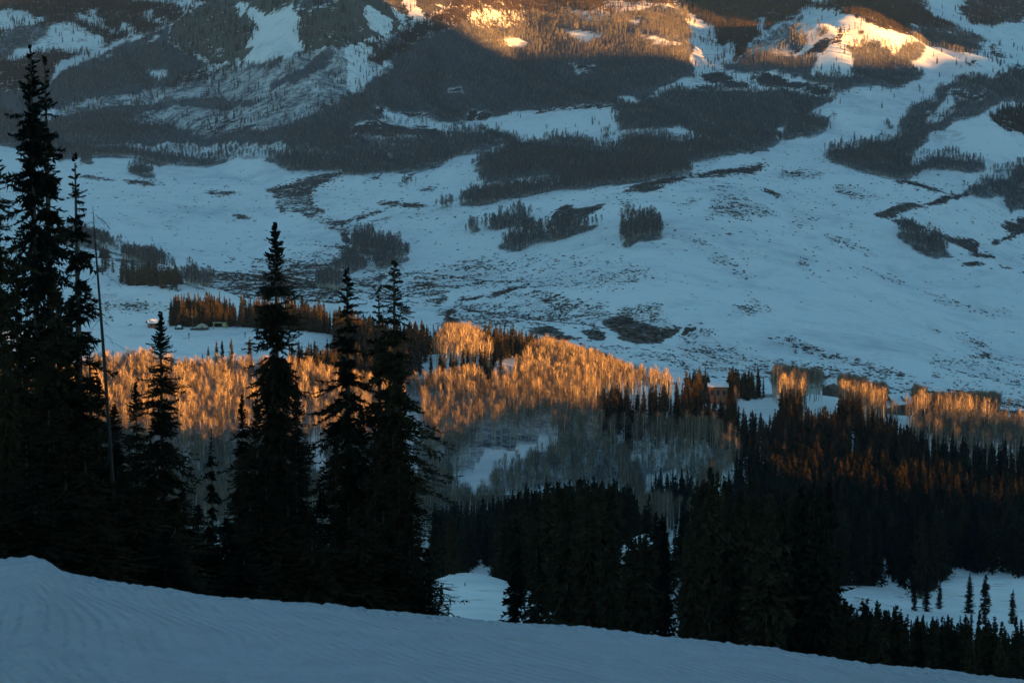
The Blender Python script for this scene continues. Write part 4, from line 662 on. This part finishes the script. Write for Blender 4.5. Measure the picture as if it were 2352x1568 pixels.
# ---------------------------------------------------------------- single spruces and aspens (the 300 that show largest), the rest as woods
def stand_label(u, v, y, cat, hgt):
    near_ = lambda marks: min(marks, key=lambda m: abs(m[0] - u))[1]
    if cat == 'aspen':
        size = 'tall' if hgt > 15.5 else 'shorter' if hgt < 13.5 else 'mid height'
        if v < 815 and u < 1200: return size + ' golden aspen on the small rise above the row of dark spruces', 'golden aspens on the small rise'
        if v < 960 and 1150 < u < 1600:
            return '%s pale aspen glowing gold on the ridge, %s' % (size, near_([(1200, 'beside the bright snow patch'), (1330, 'midway down its crest'), (1420, 'where the golden band is widest'), (1540, 'at the last dark spruces')])), 'golden aspens along the descending ridge'
        if u > 1600 and v < 1030: return '%s leafless aspen %s' % (size, near_([(1730, 'beside the red brown cabin'), (1880, 'below the dim wooden house'), (2060, 'around the snowy roofed chalet'), (2250, 'by the dark low house')])), 'aspens near the ridge houses'
        if v < 925: return '%s orange lit aspen below the yurt snowfield, %s' % (size, near_([(300, 'next to the dead snag'), (480, 'under the small spruces'), (980, 'past the club tipped spruce')])), 'orange aspens below the snowfield'
        side = near_([(450, 'by the short thin spruce'), (990, 'by the pale snow gap'), (1120, 'around the winding snow gap'), (1300, 'past the end of the winding snow gap'), (1500, 'above the slender dark spruces'), (1680, 'against the dark forest edge')])
        if v < 1000: return '%s aspen with orange top, %s' % (size, side), 'aspens with sunlit tops'
        return '%s bare grey aspen %s, %s' % (size, 'upslope' if v < 1070 else 'downslope', side), 'grey aspens on the shaded slope'
    size = 'tall' if hgt > 16 else 'small' if hgt < 9 else 'slim'
    if v < 800 and u < 560: return size + ' dark spruce behind the lift station on the snowfield', 'spruces behind the lift station'
    if u < 1000: return size + ' dark spruce along the top of the snowfield ridge', 'spruces along the snowfield'
    if v < 900 and u < 1300: return size + ' spruce mixed among the golden aspens on the ridge', 'spruces among the golden aspens'
    if y < 420 and u < 1600:
        return '%s dark spruce in the black stand, %s%s' % (size, near_([(1060, 'beside the narrow snowy run'), (1170, 'just past the snowy run'), (1290, 'under its highest tops'), (1400, 'before the steep snow mound'), (1520, 'on the steep snow mound')]), ', low' if v > 1330 else ''), 'spruces beside the snowy run'
    side = near_([(1640, 'beyond the steep snow mound'), (1760, 'in the blackest part'), (1930, 'at the pointed end of the snowy clearing'), (2060, 'along the open curve of the clearing'), (2150, 'by the dark clump in the clearing'), (2300, 'at the wide end of the clearing')])
    if y < 420: return '%s spruce low in the near forest, %s' % (size, side), 'spruces before the snowy clearing'
    if v > 1130: return '%s spruce in the shaded forest, %s' % (size, side), 'spruces above the snowy clearing'
    return '%s spruce with orange light on its side, %s' % (size, near_([(1400, 'below the golden band'), (1640, 'below the red brown cabin'), (1900, 'below the dim wooden house'), (2060, 'below the snowy roofed chalet'), (2280, 'below the glowing aspens')])), 'spruces below the ridge houses'
def split(arr, kind, nmax):
    u, v = project(arr[:, 0], arr[:, 1], arr[:, 2] + arr[:, 3] * .6); ok = (u > 0) & (u < 2352) & (v < 1540) & ~((u < 960) & (v > 1000))
    if kind == 'aspen': ok &= ~((u > 590) & (u < 930))
    else:
        edge = np.interp(u, [e_[0] for e_ in EDGE], [e_[1] for e_ in EDGE]); ok &= v < edge - 10
    size = np.where(ok, arr[:, 3] / arr[:, 1], 0); o_ = np.argsort(-size)[:nmax]; m = np.zeros(len(arr), bool); m[o_] = True; return m
ms = split(spr, 'spruce', 240); ma = split(asp, 'aspen', 290)
g = np.random.default_rng(77)
for r_ in spr[ms]:
    u, v = project(r_[0], r_[1], r_[2] + r_[3] * .6); lab, grp = stand_label(u, v, r_[1], 'spruce', r_[3]); c_, t_ = MIDS[g.integers(0, 6)]; w = r_[3] * g.uniform(.8, 1.2)
    add_tree('spruce_tree', c_, t_, (r_[0], r_[1], r_[2] - .2), (w, w, r_[3]), g.uniform(0, 6.28), lab, 'tree', grp)
for r_ in asp[ma]:
    u, v = project(r_[0], r_[1], r_[2] + r_[3] * .6); lab, grp = stand_label(u, v, r_[1], 'aspen', r_[3]); c_, t_ = ASPN[g.integers(0, 8)]; w = r_[3] * g.uniform(.8, 1.1)
    add_tree('aspen_tree', c_, t_, (r_[0], r_[1], r_[2] - .1), (w, w, r_[3]), g.uniform(0, 6.28), lab, 'tree', grp)
# named single trees by the snowfields
for (u_, v_, Y_, lab) in [(478, 794, 1075, 'small spruce at the lower snowfield edge, outermost of the little cluster'), (497, 782, 1070, 'slim spruce with an orange tip, second in the snowfield cluster'), (510, 781, 1072, 'slender spruce with the brightest orange tip in the snowfield cluster'), (531, 777, 1068, 'wider spruce closing the little cluster on the snowfield'), (573, 774, 1064, 'bushy dark spruce beside the broad near spruce on the snowfield'),
                          (465, 812, 1070, 'stubby spruce low at the foot of the snowfield cluster'), (1115, 806, 1010, 'dark spruce standing alone before the bright snow patch'), (1150, 818, 1005, 'low spruce pair seen on the bright snow patch'), (1103, 792, 1040, 'spruce above the bright snow patch'),
                          (1936, 882, 1095, 'tall dark spruce spire beside the ridge top house'), (2208, 923, 1080, 'dark spruce tip above the glowing aspens'), (2035, 925, 1000, 'orange lit spruce in front of the snowy roofed chalet'), (1974, 928, 990, 'round orange lit spruce before the small snow slope')]:
    tp = P(u_, v_, Y_); zb = float(ground(np.array([tp.x]), np.array([float(Y_)]))[0]); hgt = max(4.5, tp.z - zb); c_, t_ = MIDS[g.integers(0, 6)]
    add_tree('spruce_tree', c_, t_, (tp.x, Y_, tp.z - hgt), (hgt * 1.1, hgt * 1.1, hgt), g.uniform(0, 6.28), lab, 'tree', None)

for (u_, v_, vb_, lab) in [(2100, 1325, 1402, 'dark spruce at the near side of the clump in the clearing'), (2128, 1318, 1404, 'tallest spruce of the dark clump in the clearing'), (2158, 1332, 1398, 'spruce at the far side of the clump in the clearing'), (2226, 1313, 1408, 'slender dark spruce standing free in the clearing'), (2262, 1315, 1432, 'largest free standing spruce of the snowy clearing'), (2325, 1350, 1432, 'small dark spruce at the clearing edge by the picture side'),
                            (1030, 1385, 1412, 'tiny spruce on the bank of the snowy run'), (1014, 1330, 1388, 'thin bare trunk tree beside the snowy run'), (1068, 1330, 1345, 'little fir bush at the top of the snowy run')]:
    b_ = hit(u_, vb_, 150); tp = P(u_, v_, b_.y); hgt = tp.z - b_.z; c_, t_ = MIDS[g.integers(0, 6)]
    add_tree('spruce_tree', c_, t_, b_ - Vector((0, 0, .2)), (hgt * 1.25, hgt * 1.25, hgt), g.uniform(0, 6.28), lab, 'tree', None)
def scatter(name, arr, protos, label, wmin=.8, wmax=1.25, fixedscale=False):
    """one object: points carrying instances of a few plants"""
    n = len(arr); g = np.random.default_rng(n)
    me = bpy.data.meshes.new(name); me.vertices.add(n); me.vertices.foreach_set('co', arr[:, :3].astype(np.float32).ravel())
    w = arr[:, 3] * g.uniform(wmin, wmax, n)
    a1 = me.attributes.new('sc', 'FLOAT_VECTOR', 'POINT'); a1.data.foreach_set('vector', np.column_stack([w, w, arr[:, 3]]).astype(np.float32).ravel())
    a2 = me.attributes.new('rz', 'FLOAT_VECTOR', 'POINT'); a2.data.foreach_set('vector', np.column_stack([g.normal(0, .03, n), g.normal(0, .03, n), g.uniform(0, 6.28, n)]).astype(np.float32).ravel())
    a3 = me.attributes.new('pick', 'INT', 'POINT'); a3.data.foreach_set('value', g.integers(0, len(protos), n).astype(np.int32))
    pc = bpy.data.collections.new(name + '_kinds')
    for i, m in enumerate(protos): pc.objects.link(bpy.data.objects.new('%s_kind_%d' % (name, i), m))
    o = link(name, me); ng = bpy.data.node_groups.new(name, 'GeometryNodeTree')
    ng.interface.new_socket('Geometry', in_out='INPUT', socket_type='NodeSocketGeometry'); ng.interface.new_socket('Geometry', in_out='OUTPUT', socket_type='NodeSocketGeometry')
    N = ng.nodes; gi = N.new('NodeGroupInput'); go = N.new('NodeGroupOutput'); ip = N.new('GeometryNodeInstanceOnPoints'); ci = N.new('GeometryNodeCollectionInfo')
    ci.inputs['Collection'].default_value = pc; ci.inputs['Separate Children'].default_value = True; ci.inputs['Reset Children'].default_value = True
    ip.inputs['Pick Instance'].default_value = True
    def na(nm, ty):
        x_ = N.new('GeometryNodeInputNamedAttribute'); x_.data_type = ty; x_.inputs['Name'].default_value = nm; return x_.outputs['Attribute']
    L = ng.links; L.new(gi.outputs[0], ip.inputs['Points']); L.new(ci.outputs[0], ip.inputs['Instance']); L.new(na('pick', 'INT'), ip.inputs['Instance Index'])
    L.new(na('sc', 'FLOAT_VECTOR'), ip.inputs['Scale'])
    er = N.new('FunctionNodeEulerToRotation'); L.new(na('rz', 'FLOAT_VECTOR'), er.inputs[0]); L.new(er.outputs[0], ip.inputs['Rotation'])
    L.new(ip.outputs[0], go.inputs[0]); md = o.modifiers.new('plants', 'NODES'); md.node_group = ng
    tag(o, label, kind='stuff'); return o
SPJ = [joined('spruce_mid', *m) for m in MIDS]; ASJ = [joined('aspen_mid', *m) for m in ASPN]
scatter('spruce_forest', spr[~ms], SPJ, 'dark spruce forest covering the lower slopes')
scatter('aspen_wood', asp[~ma], ASJ, 'leafless aspen wood across the middle ridge')
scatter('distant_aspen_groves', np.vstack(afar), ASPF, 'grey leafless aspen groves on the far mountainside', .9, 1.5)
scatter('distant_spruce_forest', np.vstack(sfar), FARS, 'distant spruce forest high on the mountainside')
scatter('sagebrush_cover', np.vstack(bushes), BUSH, 'low sagebrush poking through snow on the open slopes', 1, 1.6)

# unseen spruces added behind the viewer to cut skylight on the slope
g = np.random.default_rng(5); bw = []
for _ in range(190):
    bx_, by_ = g.uniform(-60, 60), g.uniform(-45, -6)
    bw.append((bx_, by_, -2.0 - by_ * .12, g.uniform(.8, 1.15)))
scatter('sky_blocking_spruces', np.array(bw), [joined('spruce_tall', BIG[2][1], BIG[2][2]), joined('spruce_tall', BIG[4][1], BIG[4][2])], 'unseen spruces added behind the viewer to dim the groomed slope', .9, 1.1)

# ---------------------------------------------------------------- buildings and small things
M_log = simple('log_wall', (0.20, 0.11, 0.07)); M_darkwood = simple('dark_wood', (0.09, 0.07, 0.06)); M_snowroof = simple('roof_snow', (0.78, 0.80, 0.83), var=.05)
M_canvas = simple('yurt_canvas', (0.36, 0.34, 0.26)); M_glass = simple('window_glass', (0.03, 0.035, 0.045), rough=.1, var=.1); M_liftgreen = simple('lift_steel', (0.34, 0.33, 0.20)); M_pole = simple('post_steel', (0.05, 0.05, 0.055)); M_rust = simple('rust_red_wall', (0.34, 0.13, 0.07))
def box(V, Fc, c, s, rot=0.0):
    b = len(V); ca, sa = math.cos(rot), math.sin(rot)
    for dx, dy, dz in ((-1, -1, -1), (1, -1, -1), (1, 1, -1), (-1, 1, -1), (-1, -1, 1), (1, -1, 1), (1, 1, 1), (-1, 1, 1)):
        x_, y_ = c[0] + dx * s[0] / 2, c[1] + dy * s[1] / 2; V.append((x_ * ca - y_ * sa, x_ * sa + y_ * ca, c[2] + dz * s[2] / 2))
    Fc += [tuple(b + q_ for q_ in f) for f in ((0, 3, 2, 1), (4, 5, 6, 7), (0, 1, 5, 4), (1, 2, 6, 5), (2, 3, 7, 6), (3, 0, 4, 7))]
def boxes(name, lst, mat, parent=None, kind=None):
    V, Fc = [], []
    for c, s in lst: box(V, Fc, c, s)
    o = link(name, mesh_np(name, V, Fc, [mat]), parent); return o
def gable(name, L, W, z0, rise, over, th, mat, parent, snowmat=None):
    """two sloping slabs meeting on a ridge along x"""
    V = []; Fc = []
    for s_ in (-1, 1):
        b = len(V); y1 = s_ * (W / 2 + over); z1 = z0 - over * rise / (W / 2)
        for xx in (-L / 2 - over, L / 2 + over):
            V += [(xx, 0, z0 + rise), (xx, y1, z1), (xx, y1, z1 + th), (xx, 0, z0 + rise + th)]
        Fc += [tuple(b + q_ for q_ in f) for f in ((0, 1, 2, 3), (7, 6, 5, 4), (0, 4, 5, 1), (3, 2, 6, 7), (1, 5, 6, 2), (0, 3, 7, 4))]
    return link(name, mesh_np(name, V, Fc, [mat]), parent)
def gable_walls(L, W, H, rise):
    V = [(-L/2, -W/2, -2), (L/2, -W/2, -2), (L/2, W/2, -2), (-L/2, W/2, -2), (-L/2, -W/2, H), (L/2, -W/2, H), (L/2, W/2, H), (-L/2, W/2, H), (-L/2, 0, H + rise), (L/2, 0, H + rise)]
    F4 = [(0, 1, 5, 4), (2, 3, 7, 6), (1, 2, 6, 5), (3, 0, 4, 7)]; F3 = [(5, 6, 9, 9), (7, 4, 8, 8)]
    tri = [(a, b, c) for a, b, c, d in F4] + [(a, c, d) for a, b, c, d in F4] + [(5, 6, 9), (7, 4, 8)]
    return V, tri
def house(u, v, Y, L, W, H, rise, rz, label, wallm, roofm, snow=True, wins=3, chimney=False, name='house'):
    pt = P(u, v, Y); zb = float(ground(np.array([pt.x]), np.array([float(Y)]))[0]); zb = max(zb, pt.z)
    o = link(name, None, None, (pt.x, Y, zb)); o.rotation_euler = (0, 0, rz); tag(o, label, 'house')
    V, T = gable_walls(L, W, H, rise); link('wall', mesh_np('wall', V, T, [wallm]), o)
    rf = gable('roof', L, W, H + .05, rise, .8, .25, roofm, o)
    if snow: gable('snow_cap', L, W, H + .31, rise, .7, .35, M_snowroof, rf)
    for i in range(wins):
        xx = -L / 2 + (i + .5) * L / wins
        wn_ = boxes('window', [((xx, -W / 2 - .03, H * .55), (L / wins * .5, .10, H * .42))], M_darkwood, o); boxes('pane', [((xx, -W / 2 - .09, H * .55), (L / wins * .42, .04, H * .34))], M_glass, wn_)
    if chimney: boxes('chimney', [((L * .25, 1, H + rise + .3), (1, 1, 2.2))], M_darkwood, rf)
    return o
house(1649, 915, 1010, 7.5, 6, 5.2, .8, R(-4), 'red brown cabin with flat snowy roof, glowing in the last sun', M_rust, M_darkwood, wins=3, name='cabin')
house(1643, 1510 * 0 + 912, 1018, 3, 3, 3, .8, R(30), 'small shed tucked against the red brown cabin', M_darkwood, M_darkwood, wins=1, name='shed')
house(1908, 906, 1120, 7, 5.5, 2.6, 2.0, R(60), 'dim wooden house with arched gable on the shaded ridge top', M_darkwood, M_darkwood, snow=False, wins=2)
ch = house(2062, 957, 1035, 9.5, 8, 5.2, 3.4, R(28), 'dark chalet with steep snow covered roofs behind an orange spruce', M_darkwood, M_darkwood, wins=3, chimney=True, name='chalet')
V, T = gable_walls(5.5, 4.5, 4.2, 1.8); w_ = link('side_wing', mesh_np('side_wing', V, T, [M_darkwood]), ch, (-7.2, -.5, 0)); gable('wing_roof', 5.5, 4.5, 4.3, 1.8, .6, .4, M_snowroof, w_)
V, T = gable_walls(2.4, 2.2, 1.2, 1.0); w_ = link('dormer', mesh_np('dormer', V, T, [M_darkwood]), ch, (1.5, -2.6, 6.3)); gable('dormer_roof', 2.4, 2.2, 1.25, 1.0, .4, .3, M_snowroof, w_)
house(2288, 966, 1045, 8, 5, 2.0, 1.2, R(8), 'low dark roofed house at the snowfield edge above the glowing aspens', M_darkwood, M_darkwood, snow=False, wins=3)
house(2336, 969, 1040, 5, 4, 2.4, .8, R(-10), 'smaller dark hut at the snowfield edge beside the low house', M_darkwood, M_darkwood, snow=False, wins=1, name='hut')
house(350, 757, 1215, 4.2, 4, 2.6, 1.1, R(20), 'small house by the yurt with its walls catching orange light', M_rust, M_darkwood, wins=2, name='house')
# yurt
def yurt():
    pt = hit(464, 757, 900); o = link('yurt', None, None, pt); tag(o, 'pale domed canvas yurt standing on the shaded snowfield', 'yurt')
    n = 24; V = []; Fc = []; prof_ = [(3.2, -.6), (3.2, 1.3)]
    tv, tf = tube([(0, 0, z_) for _, z_ in prof_], [r_ for r_, _ in prof_], n); link('wall', mesh_np('yurt_wall', tv, tf, [M_darkwood]), o)
    pr = [(3.4, 1.25), (2.7, 1.9), (1.6, 2.6), (.7, 3.05), (.05, 3.2)]; tv, tf = tube([(0, 0, z_) for _, z_ in pr], [r_ for r_, _ in pr], n); link('roof', mesh_np('yurt_roof', tv, tf, [M_canvas], smooth=True), o)
    boxes('door', [((0.3, -3.2, .9), (1.0, .2, 1.8))], M_pole, o)
    boxes('deck', [((-4.4, -.5, .3), (2.6, 2.2, .8))], M_darkwood, o)
yurt()
def lift():
    pt = hit(505, 757, 900); o = link('chairlift_station', None, None, pt + Vector((0, 0, -.2))); tag(o, 'yellowish steel chairlift station with square frame and bullwheel housing', 'lift station')
    for x_ in (-3.0, 3.2): boxes('leg', [((x_, 0, 1.7), (.35, .5, 3.6))], M_liftgreen, o)
    boxes('crossbeam', [((-.1, 0, 3.7), (6.9, .7, .4))], M_liftgreen, o)
    boxes('canopy', [((2.2, -.4, 2.8), (1.5, 2.4, 1.7))], M_liftgreen, o)
    tv, tf = tube([(3.0, -.4, 1.35), (3.0, -.4, 1.6)], [1.6, 1.6], 18); link('bullwheel', mesh_np('bullwheel', tv, tf, [M_liftgreen]), o)
    boxes('brace', [((-3.4, 0, 1.2), (.2, .3, 2.4)), ((3.9, .2, 1.2), (.25, .3, 2.6))], M_liftgreen, o)
    boxes('snow_ramp', [((2.4, -2, .1), (4, 3, .5))], M_snowroof, o)
lift()
for (u_, v_, h_, w_, lab, hd) in [(434, 779, 2.6, .35, 'dark snow gun post standing alone in the middle of the snowfield', 1), (563, 776, 2.4, .3, 'thin dark post near the crest of the snowfield', 0), (480, 757, 1.3, .25, 'short post beside the lift station', 0), (443, 755, 6.5, .3, 'tall lift tower mast against the dark spruces', 2)]:
    pt = hit(u_, v_, 900); o = link('marker_post', None, None, pt); tag(o, lab, 'post')
    boxes('shaft', [((0, 0, h_ / 2 - .2), (w_, w_, h_ + .4))], M_pole, o)
    boxes('head', [((0, 0, h_), (w_ * 2.2, w_ * 2, .5))] if hd != 2 else [((0, 0, h_ - .3), (2.4, .3, .3))], M_pole, o)
pt = hit(366 + 60, 757, 900); o = link('snow_groomer', None, None, hit(412, 757, 900)); tag(o, 'small parked snow groomer at the crest of the snowfield', 'snow groomer')
boxes('cab', [((0, 0, 1.6), (1.8, 1.6, 1.2))], M_snowroof, o); boxes('body', [((.3, 0, .8), (3.0, 2.2, .7))], M_darkwood, o); boxes('blade', [((-2.0, 0, .6), (.3, 3.0, 1.0))], M_pole, o)
for s_ in (-1, 1): boxes('track', [((.2, s_ * 1.3, .35), (3.2, .6, .7))], M_pole, o)
# bent snow fence with the post
o = link('snow_fence', None, None, hit(427, 780, 900)); tag(o, 'low fence scrap in the snow beside the snow gun post', 'fence')
for i in range(3): boxes('post', [((-1.3 + i * .8, 0, .4), (.1, .1, 1.0))], M_pole, o)
boxes('rail', [((-.5, .08, .6), (1.9, .05, .12))], M_pole, o)

# road cut at the foot of the aspens
def road():
    V = []; n = 120
    for i in range(n):
        u_ = 1020 + i * 6; pt = hit(u_, 1157 + 2.5 * math.sin(i * .11), 600)
        for dy, dz in ((-3.5, .0), (-2.0, .9), (2.5, .9), (4.0, 2.6)):
            gz = float(ground(np.array([pt.x]), np.array([pt.y]))[0]); V.append((pt.x, pt.y + dy, gz + dz))
    Fc = grid_faces(n, 4)
    o = link('road', mesh_np('road', V, Fc[:, ::-1], [simple('bare_road_bank', (0.09, 0.06, 0.05), var=.5, scale=.4)])); tag(o, 'narrow bare road cut along the foot of the aspen slope', kind='structure')
road()

# ---------------------------------------------------------------- haze
HZ = bpy.data.meshes.new('haze'); V, Fc = [], []
box(V, Fc, (1200, 1900, 180), (14000, 13000, 1100))
HZ = mesh_np('haze', V, Fc); q = bpy.data.materials.new('haze'); q.use_nodes = True; q.node_tree.nodes.clear()
pv = q.node_tree.nodes.new('ShaderNodeVolumePrincipled'); ov = q.node_tree.nodes.new('ShaderNodeOutputMaterial'); pv.inputs['Density'].default_value = 2.6e-5; pv.inputs['Color'].default_value = (.34, .62, 1.0, 1); pv.inputs['Anisotropy'].default_value = 0.1
q.node_tree.links.new(pv.outputs[0], ov.inputs['Volume']); HZ.materials.append(q); q.volume_intersection_method = 'FAST' if hasattr(q, 'volume_intersection_method') else None
USE_HAZE = True
if USE_HAZE: tag(link('haze', HZ), 'thin evening haze filling the valley', kind='stuff')
